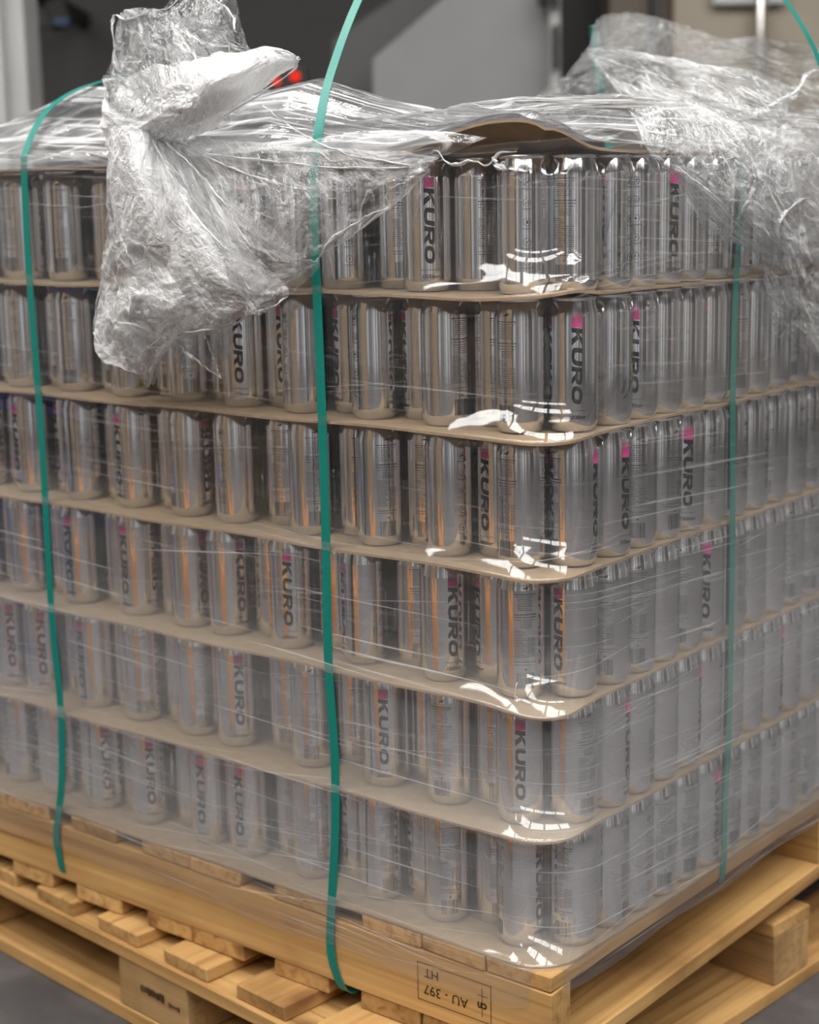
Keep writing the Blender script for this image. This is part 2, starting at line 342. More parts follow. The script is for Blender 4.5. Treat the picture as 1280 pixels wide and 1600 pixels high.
# black valve lever on the dark wall
vl = empty('valve', PD(90, 20, 6.0))
bm = bmesh.new(); add_box(bm, (0, 0, 0), (0.075, 0.06, 0.10), Matrix.Rotation(-0.25, 3, 'Y')); add_box(bm, (0.0, 0, 0.09), (0.045, 0.05, 0.12))
bmesh.ops.bevel(bm, geom=bm.edges[:], offset=0.006, segments=1, affect='EDGES'); o = obj('valve_body', bm, M['black']); o.location = PD(92, 22, 6.0); o.rotation_euler = (0, 0, YAW); under(o, vl)
bm = bmesh.new(); add_box(bm, (0, 0, 0), (0.14, 0.02, 0.02), Matrix.Rotation(-0.45, 3, 'Y')); o = obj('lever', bm, M['black']); o.location = PD(70, 42, 5.97); o.rotation_euler = (0, 0, YAW); under(o, vl)
bm = bmesh.new(); add_box(bm, (0, 0, 0), (0.05, 0.03, 0.025)); o = obj('blue_hose_end', bm, simple('dull_blue', (0.03, 0.07, 0.13), 0.5)); o.location = PD(97, 34, 5.96); o.rotation_euler = (0, 0, YAW); under(o, vl)
bm = bmesh.new(); add_box(bm, (0, 0, 0), (0.05, 1.0, 0.05)); o = obj('mounting_arm', bm, M['black']); o.location = PD(92, 10, 6.5); o.rotation_euler = (0, 0, YAW); under(o, vl)
tag(vl, 'black valve with lever mounted on the dark rear wall', 'valve')

# ------------------------------------------------------------------ ceiling lamps (they light the place and show as grids in the film)
def ceiling_light(D, la, rz=0.0, z=3.3):
    e = empty('ceiling_light', RM(D, la, z), YAW + rz)
    bm = bmesh.new(); add_box(bm, (0, 0, 0.03), (1.26, 0.66, 0.05)); o = obj('housing', bm, M['steel'], e)
    bm = bmesh.new(); add_box(bm, (0, 0, 0.5 * (CEIL - z) + 0.05), (0.03, 0.03, CEIL - z)); obj('hanger', bm, M['steel'], e)
    bm = bmesh.new()
    for i in range(4):
        for j in range(2): add_box(bm, ((i - 1.5) * 0.307, (j - 0.5) * 0.307, -0.004), (0.285, 0.285, 0.012))
    obj('diffuser', bm, M['lampon'], e)
    return e
n = 0
for i, D in enumerate((-2.1, -0.5, 1.1, 3.0)):
    for j, la in enumerate((-2.9, -1.5, -0.1, 1.3, 2.7)):
        e = ceiling_light(D, la)
        r_, c_ = (('first', 'second', 'third', 'fourth', 'fifth')[q] for q in (i, j))
        tag(e, f'white ceiling light panel with eight diffusers, {c_} of the {r_} row', 'ceiling light', 'ceiling light panels above the hall')

# ------------------------------------------------------------------ unseen stand-ins, added only for the colours the cans mirror
ob = empty('mirror_barrier', (-0.34, -0.95, FLOOR), 0.5)
for sx in (-0.2, 0.2):
    o = obj('post', lathe_bm([(0.045, 0), (0.045, 0.50), (0.035, 0.535), (0.0, 0.545)], 20, (True, False)), M['orange'], ob, True); o.location = (sx, 0, 0)
bm = box_bm(0.4, 0.05, 0.40, 0.008); o = obj('guard_plate', bm, M['orange'], ob); o.location = (0, 0, 0.06)
tag(ob, 'unseen orange barrier added in front of the load for the cans to mirror', 'barrier')
def tan_stack(x, y, rz, wx, wy, hgt, lab, nlay=9):
    e = empty('mirror_stack', (x, y, FLOOR), rz)
    for i in range(nlay):
        h0 = hgt * i / nlay
        o = obj('cardboard_bale', box_bm(wx * (1 - 0.02 * (i % 2)), wy, hgt / nlay - 0.006, 0.006), M['card'], e); o.location = (0.01 * ((i * 7) % 3 - 1), 0, h0)
    return tag(e, lab, 'cardboard')
tan_stack(-1.1, -2.6, 0.3, 0.5, 0.6, 1.9, 'unseen tall stack of cardboard bales added for the cans to mirror')
tan_stack(-0.36, -1.75, 0.2, 0.34, 0.4, 2.0, 'unseen narrow cardboard stack behind the orange barrier, added for the cans to mirror')
tan_stack(-2.3, -1.7, 0.7, 0.6, 0.5, 1.5, 'unseen low stack of cardboard bales added for the cans to mirror')
bc = empty('mirror_crate', (-2.3, -0.95, FLOOR), 0.6)
obj('crate_body', box_bm(0.55, 0.4, 0.42, 0.012), M['blue'], bc)
o = obj('crate_rim', box_bm(0.59, 0.44, 0.04, 0.008), M['blue'], bc); o.location = (0, 0, 0.40)
tag(bc, 'unseen blue crate added in front of the load for the cans to mirror', 'crate')

# ------------------------------------------------------------------ pallets
def part(name, x0, x1, y0, y1, z0, z1, mat, parent, seed):
    return bx(name, x0, x1, y0, y1, z0, z1, mat, parent, 0.0018, 0.0012, seed)
up = empty('wooden_pallet', (0, 0, 0))
tag(up, 'pine pallet with AU - 397 HT stamp directly under the cans', 'pallet')
Z1, Z2, Z3 = -0.023, -0.105, -0.128
boards = [(-0.091, -0.001), (-0.184, -0.093), (-0.278, -0.187), (-0.425, -0.332), (-0.576, -0.484), (-0.673, -0.578), (-0.818, -0.725), (-0.962, -0.870), (-1.052, -0.965), (-1.142, -1.055)]
for i, (a, b_) in enumerate(boards):
    part('deck_board', a, b_, 0.0, 1.39, Z1, -0.0035, M['wood_y'], up, i)
lowb = [(-0.095, -0.001), (-0.187, -0.098), (-0.283, -0.190), (-0.429, -0.337), (-0.579, -0.484), (-0.668, -0.582), (-0.818, -0.722), (-0.962, -0.872), (-1.142, -1.05)]
for i, (a, b_) in enumerate(lowb):
    part('bottom_board', a, b_, 0.001, 1.39, Z3, Z2, M['wood_y'], up, 40 + i)
fs = None
for i, y0 in enumerate((0.0, 0.682, 1.348)):
    s_ = part('stringer', -1.142, -0.001, y0, y0 + 0.042, Z2, Z1, M['wood_x'], up, 70 + i)
    if i == 0: fs = s_
lp = empty('wooden_pallet', (-0.058, -0.088, FLOOR), math.radians(-5.2))
tag(lp, 'wide pine pallet of blocks and boards on the floor at the bottom of the load', 'pallet')
L2, W2 = 1.143, 1.40
hs = -FLOOR - 0.128
for i in range(8):
    a = (-0.040 if i == 0 else -0.004) - i * (L2 - 0.094) / 7.0 * 1.0
    part('deck_board', a - 0.093, a, 0.006, W2, hs - 0.0205, hs - 0.0005, M['wood_y'], lp, 100 + i)
for i, (y0, y1) in enumerate(((0.0, 0.125), (0.640, 0.735), (W2 - 0.12, W2))):
    part('stringer_board', -L2, -0.003, y0, y1, hs - 0.041, hs - 0.021, M['wood_x'], lp, 120 + i)
blk = None
for i, y0 in enumerate((0.002, 0.642, W2 - 0.122)):
    for j, x0 in enumerate((-0.152, -0.645, -L2 + 0.002)):
        b_ = part('block', x0, x0 + 0.150, y0, y0 + (0.09 if i == 1 else 0.118), 0.0215, hs - 0.0415, M['block'], lp, 140 + i * 3 + j)
        if i == 0 and j == 1: blk = b_
for i, y0 in enumerate((0.0, W2 - 0.12)):
    part('bottom_board', -L2, 0, y0, y0 + 0.12, 0.0, 0.021, M['wood_x'], lp, 160 + i)
part('bottom_board', -0.125, 0, 0.122, W2 - 0.122, 0.0, 0.021, M['wood_y'], lp, 165)
part('bottom_board', -L2, -L2 + 0.125, 0.122, W2 - 0.122, 0.0, 0.021, M['wood_y'], lp, 166)
def text_mesh(txt, size, bold=0.0, shear=0.0):
    cu = bpy.data.curves.new('text', 'FONT'); cu.body = txt; cu.size = size; cu.offset = bold; cu.shear = shear
    cu.align_x = 'CENTER'; cu.align_y = 'CENTER'; cu.resolution_u = 3
    ob_ = bpy.data.objects.new('text', cu); me = bpy.data.meshes.new_from_object(ob_)
    bpy.data.objects.remove(ob_); return me
def put_flat(bm, me, M4):
    b2 = bmesh.new(); b2.from_mesh(me); b2.transform(M4); tmp = bpy.data.meshes.new('t'); b2.to_mesh(tmp); b2.free()
    bm.from_mesh(tmp); bpy.data.meshes.remove(tmp)
# stamp on the front stringer, upside down
bm = bmesh.new(); c = Vector((-0.137, -0.0009, -0.062))
R0 = Matrix(((-1, 0, 0), (0, 0, -1), (0, -1, 0))).to_4x4()      # text turned by half a turn on the -Y face
# text x -> -X, text y -> -Z
def at(dx, dz): return Matrix.Translation(c + Vector((dx, 0, dz))) @ R0
put_flat(bm, text_mesh('AU - 397', 0.0175), at(-0.012, -0.008))
put_flat(bm, text_mesh('HT', 0.0165), at(-0.033, 0.013))
put_flat(bm, text_mesh('cn', 0.015, 0.0004), at(0.041, -0.005))
for (x0, x1, z0, z1) in ((-0.054, 0.054, 0.0232, 0.0240), (-0.054, 0.054, -0.0240, -0.0232), (-0.054, -0.0532, -0.024, 0.024), (0.0532, 0.054, -0.024, 0.024), (0.0405, 0.0413, -0.018, 0.018), (0.034, 0.049, 0.008, 0.0088)):
    vs = [bm.verts.new(c + Vector(q)) for q in ((x0, 0, z0), (x1, 0, z0), (x1, 0, z1), (x0, 0, z1))]; bm.faces.new(vs)
o = obj('stamp_print', bm, M['stamp']); o.parent = fs; o.matrix_parent_inverse = fs.matrix_basis.inverted()
bm = bmesh.new(); rnd = random.Random(3)
for i in range(12):
    x0 = -0.028 + i * 0.0044; h0 = rnd.uniform(0.008, 0.013)
    add_box(bm, (x0, 0, rnd.uniform(-0.001, 0.001)), (rnd.uniform(0.0015, 0.0032), 0.0004, h0))
for i in range(5): add_box(bm, (0.034 + i * 0.005, 0, -0.004), (0.003, 0.0004, rnd.uniform(0.003, 0.007)))
o = obj('stamp_print', bm, M['stamp'], blk); o.location = (0.004, -0.0600, 0.040)

# ------------------------------------------------------------------ cardboard layer pads
def outline(xe, ye, R, x1=-1.145, y1=1.40, n=10, step=0.02):
    """points of a rounded corner plan: from the far end of the long side, round the corner, along the short side"""
    pts = []
    m_ = int((-R + xe - x1) / step)
    for i in range(m_): pts.append((x1 + (xe - R - x1) * i / m_, ye))
    for i in range(n + 1):
        a = -math.pi / 2 + math.pi / 2 * i / n; pts.append((xe - R + R * math.cos(a), ye + R + R * math.sin(a)))
    m_ = int((y1 - ye - R) / step)
    for i in range(1, m_ + 1): pts.append((xe, ye + R + (y1 - ye - R) * i / m_))
    return pts
def pad_dz(k, x, y):
    d = math.hypot(x + 0.03, y - 0.03)
    z = 0.0011 * math.sin(x * 21 + k * 1.7) * math.exp(-max(0, y) / 0.03) + 0.0009 * math.sin(y * 17 + k)*math.exp(-abs(x) / 0.03)
    dc = math.hypot(x, y)
    if 1 <= k <= 4: z -= (0.0, 0.003, 0.010, 0.003, 0.004)[k] * math.exp(-(dc / 0.06) ** 2)
    if k == 5: z += 0.006 * math.exp(-((x + 0.005) ** 2 + (y - 0.05) ** 2) / 0.035 ** 2) - 0.003 * math.exp(-((x + 0.10) / 0.05) ** 2 - (y / 0.03) ** 2)
    if k == 6:
        q = (x + y) / math.sqrt(2) + 0.028; w_ = 0.082 if q < 0 else 0.062; p_ = max(0.0, min(y, -x))
        z += 0.031 * math.exp(-(abs(q) / w_) ** 2.6) * math.exp(-(p_ / 0.036) ** 2)
    return z
def make_pad(k, nm):
    out = outline(0.0, 0.0, 0.055); bm = bmesh.new(); cx, cy = -0.56, 0.70
    fr = [0, 0.015, 0.04, 0.08, 0.14, 0.25, 0.5, 1.0]
    zt = k * H
    top = []; bot = []
    for f in fr:
        rt_, rb = [], []
        for (x, y) in out + [(-1.145, 1.40)]:
            x_ = x - (0.0016 + 0.0012 * math.cos((y - 0.1) / 0.0557 * 2 * math.pi)) * min(1, max(0, (y - 0.07) / 0.05)) if x > -0.01 and k > 0 else x
            X, Y = x_ + (cx - x) * f, y + (cy - y) * f
            dz = pad_dz(k, X, Y)
            rt_.append(bm.verts.new((X, Y, zt + dz))); rb.append(bm.verts.new((X, Y, zt - 0.003 + dz)))
        top.append(rt_); bot.append(rb)
    n_ = len(top[0])
    for a, b_ in zip(range(len(fr) - 1), range(1, len(fr))):
        for i in range(n_):
            j = (i + 1) % n_
            ft = bm.faces.new((top[a][i], top[a][j], top[b_][j], top[b_][i])); ft.material_index = 2 if k == 6 and a > 0 else 0; bm.faces.new((bot[a][j], bot[a][i], bot[b_][i], bot[b_][j]))
    for i in range(n_):
        j = (i + 1) % n_; f_ = bm.faces.new((bot[0][i], bot[0][j], top[0][j], top[0][i])); f_.material_index = 1
    bmesh.ops.remove_doubles(bm, verts=bm.verts[:], dist=1e-5)
    bmesh.ops.recalc_face_normals(bm, faces=bm.faces[:])
    return obj(nm, bm, [M['card'], M['card_edge'], M['no_bounce']], None)
TIER = ['bottom tier', 'second tier from bottom', 'third tier from bottom', 'third tier from top', 'second tier from top', 'top tier']
PADLAB = ['brown cardboard sheet on the pine pallet under the bottom tier of cans', 'brown cardboard sheet on top of the bottom tier of cans',
          'brown cardboard sheet with a sagging corner on the second tier from the bottom', 'brown cardboard sheet in the middle of the stack, three tiers above it',
          'brown cardboard sheet under the second tier from the top', 'brown cardboard sheet with a buckled corner under the top tier of cans',
          'topmost brown cardboard sheet with its corner bulging upward over the cans']
for k in range(7): tag(make_pad(k, 'cardboard_sheet'), PADLAB[k], 'cardboard', 'cardboard sheets between the tiers')

# ------------------------------------------------------------------ the can
RC, HC = 0.0276, 0.1452
def can_meshes():
    prof = [(0.0205, 0.0035), (0.0222, 0.0), (0.0232, 0.0006), (0.0252, 0.0045), (0.0268, 0.0085), (RC - 0.0002, 0.0115), (RC, 0.014), (RC, 0.123), (RC - 0.0002, 0.1255), (RC - 0.0009, 0.129), (0.0252, 0.1365), (0.0243, 0.1395), (0.0240, 0.1412)]
    bm = lathe_bm(prof, 48)
    # domed base
    bm2 = [bm.verts.new((0.0205 * 0.5 * math.cos(a), 0.0205 * 0.5 * math.sin(a), 0.008)) for a in [2 * math.pi * i / 48 for i in range(48)]]
    bm.verts.ensure_lookup_table()
    for i in range(48): bm.faces.new((bm.verts[(i + 1) % 48], bm.verts[i], bm2[i], bm2[(i + 1) % 48]))
    bm.faces.new(bm2[::-1])
    bmesh.ops.recalc_face_normals(bm, faces=bm.faces[:])
    me = bpy.data.meshes.new('beverage_can'); bm.to_mesh(me); bm.free(); me.materials.append(M['can'])
    for p in me.polygons: p.use_smooth = True
    bm = lathe_bm([(0.0238, 0.1408), (0.0247, 0.1416), (0.0252, 0.1432), (0.0250, 0.1446), (0.0243, HC), (0.0235, 0.1447), (0.0230, 0.1425), (0.0212, 0.1400), (0.0195, 0.1412)], 48)
    bm.verts.ensure_lookup_table(); bm.faces.new([bm.verts[8 * 48 + i] for i in range(48)])
    bmesh.ops.recalc_face_normals(bm, faces=bm.faces[:])
    ml = bpy.data.meshes.new('lid'); bm.to_mesh(ml); bm.free(); ml.materials.append(M['lid'])
    for p in ml.polygons: p.use_smooth = True
    return me, ml
U_ICON, U_TEXT = RC * math.radians(120), RC * math.radians(240)
def print_mesh(which):
    """flat print wrapped round the can: logo column, icon column, text column a third of a turn apart"""
    bm = bmesh.new()
    def quad(a, b_, c_, d, mi):
        f = bm.faces.new([bm.verts.new((*q, 0)) for q in (a, b_, c_, d)]); f.material_index = mi
    def rect(u0, u1, v0, v1, mi=1): quad((u0, v0), (u1, v0), (u1, v1), (u0, v1), mi)
    h = 0.0116; gap = 0.0015; wl = 0.0192; vt = 0.1132
    def tx(x, b_, o0):     # letter space (x along the word, b up the letter) -> (u, v)
        return ((b_ - 0.5) * h, vt - (o0 + x + 0.16 * h * b_))
    def lq(o0, *pts): quad(*[tx(x * wl, b_, o0) for x, b_ in pts], 0)
    def lstrip(o0, outer, inner):
        for i in range(len(outer) - 1):
            quad(tx(outer[i][0] * wl, outer[i][1], o0), tx(outer[i + 1][0] * wl, outer[i + 1][1], o0), tx(inner[i + 1][0] * wl, inner[i + 1][1], o0), tx(inner[i][0] * wl, inner[i][1], o0), 0)
    def sup(cx, cy, rx, ry, a0, a1, n_, e=2.6):
        out = []
        for i in range(n_ + 1):
            a = a0 + (a1 - a0) * i / n_; c_, s_ = math.cos(a), math.sin(a)
            out.append((cx + rx * math.copysign(abs(c_) ** (2 / e), c_), cy + ry * math.copysign(abs(s_) ** (2 / e), s_)))
        return out
    o = 0.0                                             # K
    lq(o, (0, 0), (0.27, 0), (0.27, 1), (0, 1)); lq(o, (0.27, 0.36), (0.42, 0.62), (1.0, 1.0), (0.66, 1.0)); lq(o, (0.27, 0.36), (0.66, 1.0), (0.55, 1.0), (0.27, 0.66))
    lq(o, (0.36, 0.50), (0.62, 0.0), (1.0, 0.0), (0.58, 0.66))
    o += wl + gap                                        # U
    P1 = [(0, 1), (0, 0.45)] + sup(0.5, 0.45, 0.5, 0.45, math.pi, 2 * math.pi, 10)[1:] + [(1, 1)]
    P2 = [(0.27, 1), (0.27, 0.47)] + sup(0.5, 0.47, 0.23, 0.2, math.pi, 2 * math.pi, 10)[1:] + [(0.73, 1)]
    lstrip(o, P1, P2)
    o += wl + gap                                        # R
    lq(o, (0, 0), (0.27, 0), (0.27, 1), (0, 1))
    P1 = [(0.27, 1.0), (0.62, 1.0)] + sup(0.62, 0.68, 0.36, 0.32, math.pi / 2, -math.pi / 2, 8)[1:] + [(0.27, 0.36)]
    P2 = [(0.27, 0.76), (0.60, 0.76)] + sup(0.60, 0.68, 0.11, 0.08, math.pi / 2, -math.pi / 2, 8)[1:] + [(0.27, 0.60)]
    lstrip(o, P1, P2); lq(o, (0.40, 0.36), (0.70, 0.0), (1.02, 0.0), (0.72, 0.38))
    o += wl + gap                                        # O
    a = sup(0.5, 0.5, 0.5, 0.5, 0, 2 * math.pi, 20); b2 = sup(0.5, 0.5, 0.235, 0.24, 0, 2 * math.pi, 20); lstrip(o, a, b2)
    rect(-h / 2, h / 2, 0.1132, 0.1315, 2)                # pink fade above the word
    # line and dose under the word
    rect(-0.0105, 0.0105, 0.0236, 0.0241)
    put_flat(bm, text_mesh('1000mg', 0.0062, 0.00012, 0.25), Matrix.Translation((0, 0.0165, 0)))
    for f in bm.faces:
        if f.material_index > 2: f.material_index = 1
    # icons
    U0 = RC * math.radians(120)
    rnd = random.Random(5)
    for i in range(5):
        v = 0.1165 - i * 0.0205
        A_ = [(U0 + 0.0042 * math.cos(t), v + 0.0042 * math.sin(t)) for t in [2 * math.pi * j / 18 for j in range(19)]]
        B_ = [(U0 + 0.0037 * math.cos(t), v + 0.0037 * math.sin(t)) for t in [2 * math.pi * j / 18 for j in range(19)]]
        for j in range(18): quad(A_[j], A_[j + 1], B_[j + 1], B_[j], 1)
        if i == 0:
            for s_ in (-1, 1): rect(U0 + s_ * 0.0012 - 0.0006, U0 + s_ * 0.0012 + 0.0006, v - 0.0014, v + 0.0014)
            quad((U0 - 0.003, v - 0.0026), (U0 - 0.0024, v - 0.003), (U0 + 0.003, v + 0.0026), (U0 + 0.0024, v + 0.003), 1)
        elif i == 1:
            for dx, dy in ((0.0012, 0.0010), (-0.0013, -0.0008), (0.0012, -0.0016)): rect(U0 + dx - 0.0007, U0 + dx + 0.0007, v + dy - 0.0007, v + dy + 0.0007)
        elif i == 2:
            quad((U0, v + 0.0024), (U0 - 0.0015, v - 0.0004), (U0, v - 0.0020), (U0 + 0.0015, v - 0.0004), 1)
        elif i == 3:
            quad((U0 - 0.002, v), (U0 - 0.0006, v - 0.0018), (U0 - 0.0004, v - 0.0006), (U0 - 0.0016, v + 0.0008), 1); quad((U0 - 0.0006, v - 0.0018), (U0 + 0.0022, v + 0.0014), (U0 + 0.0014, v + 0.0018), (U0 - 0.0005, v - 0.0004), 1)
        else:
            quad((U0 + 0.0006, v + 0.0024), (U0 - 0.0014, v - 0.0004), (U0, v - 0.0002), (U0 + 0.0002, v + 0.0004), 1); quad((U0 - 0.0006, v - 0.0024), (U0 + 0.0014, v + 0.0004), (U0, v + 0.0002), (U0 - 0.0002, v - 0.0004), 1)
        rect(U0 - 0.006, U0 + 0.006, v - 0.0068, v - 0.0063)
        rect(U0 - 0.003, U0 + 0.003, v - 0.0079, v - 0.0075)
    # text column: bird mark, lines of fine print, barcode
    U0 = RC * math.radians(240)
    quad((U0 - 0.0042, 0.1262), (U0 - 0.0012, 0.1262), (U0 + 0.0046, 0.1300), (U0 + 0.0004, 0.1280), 1)
    quad((U0 - 0.0012, 0.1262), (U0 + 0.0020, 0.1258), (U0 + 0.0042, 0.1290), (U0 + 0.0010, 0.1276), 1)
    def line(v, w0, w1, th=0.00062):
        u = U0 + w0
        while u < U0 + w1:
            L_ = rnd.uniform(0.0012, 0.0042); e_ = min(u + L_, U0 + w1); rect(u, e_, v, v + th); u = e_ + 0.0006
    line(0.1195, -0.0125, 0.0125, 0.0009); line(0.1170, -0.011, 0.011)
    for i in range(7): line(0.1145 - i * 0.0021, -0.009, 0.0075)
    line(0.0965, -0.0125, 0.0125, 0.0011); line(0.0935, -0.0125, 0.0125, 0.0009); line(0.0905, -0.012, 0.011)
    for i in range(4): line(0.0880 - i * 0.0021, -0.006, 0.007)
    for i in range(15): line(0.0780 - i * 0.0021, -0.0125, -0.003 + 0.002 * (i % 3)); 
    for i in range(11): line(0.0700 - i * 0.0021, 0.002, 0.011)
    line(0.0425, -0.0125, 0.0125); line(0.0395, -0.0125, 0.006)
    rect(U0 - 0.001, U0 + 0.001, 0.0335, 0.0352)
    u = U0 - 0.010
    while u < U0 + 0.0095:
        w_ = rnd.choice((0.0004, 0.0006, 0.0010)); rect(u, u + w_, 0.0125, 0.0305); u += w_ + rnd.choice((0.0004, 0.0007, 0.0010))
    lo, hi = ((-0.02, 0.02), (U_ICON - 0.01, U_ICON + 0.01), (U_TEXT - 0.02, U_TEXT + 0.02))[which]
    bmesh.ops.delete(bm, geom=[v for v in bm.verts if not lo < v.co.x < hi], context='VERTS')
    # split so the flat print can bend round the can, then wrap it
    for z in (0.1235, 0.1255, 0.1275, 0.1295):
        bmesh.ops.bisect_plane(bm, geom=bm.verts[:] + bm.edges[:] + bm.faces[:], plane_co=(0, z, 0), plane_no=(0, 1, 0), dist=1e-6)
    for k in range(-12, 60):
        geom = bm.verts[:] + bm.edges[:] + bm.faces[:]
        bmesh.ops.bisect_plane(bm, geom=geom, plane_co=(k * 0.0035, 0, 0), plane_no=(1, 0, 0), dist=1e-6)
    for v in bm.verts:
        a = v.co.x / RC; r_ = RC + 0.00018; z = v.co.y
        if z > 0.123: r_ = float(np.interp(z, (0.123, 0.1255, 0.129, 0.1365), (RC, RC - 0.0002, RC - 0.0009, 0.0252))) + 0.0003
        v.co = Vector((r_ * math.cos(a), r_ * math.sin(a), z))
    me = bpy.data.meshes.new('printed_label'); bm.normal_update(); bm.to_mesh(me); bm.free()
    for mm in (M['ink'], M['fine_ink'], M['pink']): me.materials.append(mm)
    return me
CAN, LID = can_meshes()
PRINTS = [('logo_print', print_mesh(0)), ('icon_print', print_mesh(1)), ('text_print', print_mesh(2))]
GROUP = 'silver KURO cans stacked on the pallet'
def can(x, y, k, rot, label):
    o = bpy.data.objects.new('beverage_can', CAN); COL.objects.link(o)
    o.location = (x, y, k * H + 0.0004); o.rotation_euler = (0, 0, math.radians(rot))
    for nm, me in [('lid', LID)] + PRINTS:
        c_ = bpy.data.objects.new(nm, me); COL.objects.link(c_); c_.parent = o
    return tag(o, label, 'can', GROUP)
# x positions and turns (degrees) of the cans, bottom tier first: front row, cans set back, short side
CANS = [[[(-0.991, 11), (-0.909, 202), (-0.807, 326), (-0.711, 321), (-0.59, 287), (-0.517, 284), (-0.402, 87), (-0.291, 94), (-0.188, 74), (-0.081, 357)], [], [(0, 39), (1, 130), (4, 100), (5, 358), (6, 107), (7, 104)]],
 [[(-0.998, 317), (-0.926, 315), (-0.813, 273), (-0.714, None), (-0.606, None), (-0.531, 320), (-0.398, 66), (-0.279, 304), (-0.182, 48), (-0.08, 305)], [(-0.362, 75), (-0.252, 204)], [(0, 103), (1, 9), (2, 137), (3, 256), (4, 16), (8, 13)]],
 [[(-0.948, None), (-0.83, 281), (-0.711, 273), (-0.608, 351), (-0.538, 348), (-0.427, 301), (-0.309, 240), (-0.187, 330), (-0.078, 76)], [(-0.483, 308), (-0.372, None)], [(0, 267), (1, 58), (4, 56), (5, 307), (11, 275)]],
 [[(-0.922, None), (-0.812, 131), (-0.707, 263), (-0.6, 3), (-0.517, 155), (-0.388, None), (-0.279, 89), (-0.176, 219), (-0.076, 27)], [(-0.455, 53)], [(0, 10), (1, 351), (3, 109), (4, 316), (5, 199)]],
 [[(-0.927, 177), (-0.815, 56), (-0.705, None), (-0.597, None), (-0.497, 302), (-0.394, 137), (-0.284, 138), (-0.179, 109), (-0.077, 31)], [(-0.448, 295)], [(0, 313), (2, 301), (3, 168), (4, 27), (5, 255), (7, 160), (8, 150)]],
 [[(-0.912, 35), (-0.822, 60), (-0.7, 320), (-0.593, 81), (-0.491, 317), (-0.406, 181), (-0.325, 202), (-0.202, 313), (-0.072, 194)], [(-0.157, 93)], [(0, 44), (2, 183), (3, 335), (4, 256), (6, 14)]]]
ORD = ['first', 'second', 'third', 'fourth', 'fifth', 'sixth', 'seventh', 'eighth', 'ninth', 'tenth', 'eleventh', 'twelfth', 'thirteenth', 'fourteenth']
D2 = 0.0556
taken = []
YF = 0.056
for k in range(NT):
    fr, bk, rr = CANS[k]
    xs = sorted([x for x, _ in fr], reverse=True)
    fr = sorted(fr, reverse=True)
    while fr[-1][0] > -1.07: fr.append((fr[-1][0] - 0.1, None))
    rnd = random.Random(50 + k)
    turn = lambda t: t if t is not None else rnd.choice((60, 85, 230, 250)) + rnd.uniform(-15, 15)
    pos = []
    for i, (x, t_) in enumerate(fr):
        can(x, YF, k, turn(t_), f'silver KURO can, {TIER[k]}, two-strap side, front row, {ORD[i]} from corner'); pos.append((x, YF))
    rot_r = dict(rr); side = []
    for n_ in range(13):
        y = 0.100 + 0.0557 * n_ - (0.007 if n_ == 0 else 0); x_ = -0.0285 if n_ else -0.0335
        can(x_, y, k, turn(rot_r.get(n_)), f'silver KURO can, {TIER[k]}, one-strap side, {ORD[n_]} from corner'); pos.append((-0.029, y))
    want = list(bk); j = 0
    for i in range(len(fr) - 1):
        a, b_ = fr[i][0], fr[i + 1][0]; gp = a - b_
        if gp < 0.060: continue
        inside = [q for q in want if b_ < q[0] < a]
        x = inside[0][0] if inside else (a + b_) / 2
        t_ = inside[0][1] if inside else None
        y = YF + 0.03
        while any(math.hypot(x - p[0], y - p[1]) < D2 for p in pos): y += 0.002
        if y > 0.16: continue
        can(x, y, k, turn(t_), f'silver KURO can, {TIER[k]}, two-strap side, set back behind {ORD[i]} front can'); pos.append((x, y)); j += 1
    taken.append(pos)
# cans deep inside the stack: hundreds nobody can see one by one
bm = bmesh.new()
for k in range(NT):
    x = -0.09; col = 0
    while x > -1.13:
        y = 0.150 + (0.0278 if col % 2 else 0)
        while y < 1.36:
            inner = 0.25 < y < 1.28 and -1.04 < x < -0.15
            if not inner and all(math.hypot(x - p[0], y - p[1]) > D2 for p in taken[k]):
                ring = [[bm.verts.new((x + RC * math.cos(a), y + RC * math.sin(a), k * H + z)) for a in [2 * math.pi * i / 14 for i in range(14)]] for z in (0.0006, 0.136)]
                for i in range(14): bm.faces.new((ring[0][i], ring[0][(i + 1) % 14], ring[1][(i + 1) % 14], ring[1][i]))
                bm.faces.new(ring[1])
            y += 0.0557
        x -= 0.0486; col += 1
o = obj('inner_cans', bm, M['can'], None, True); tag(o, 'silver cans packed inside the stack behind the outer rows', 'can', None, 'stuff')

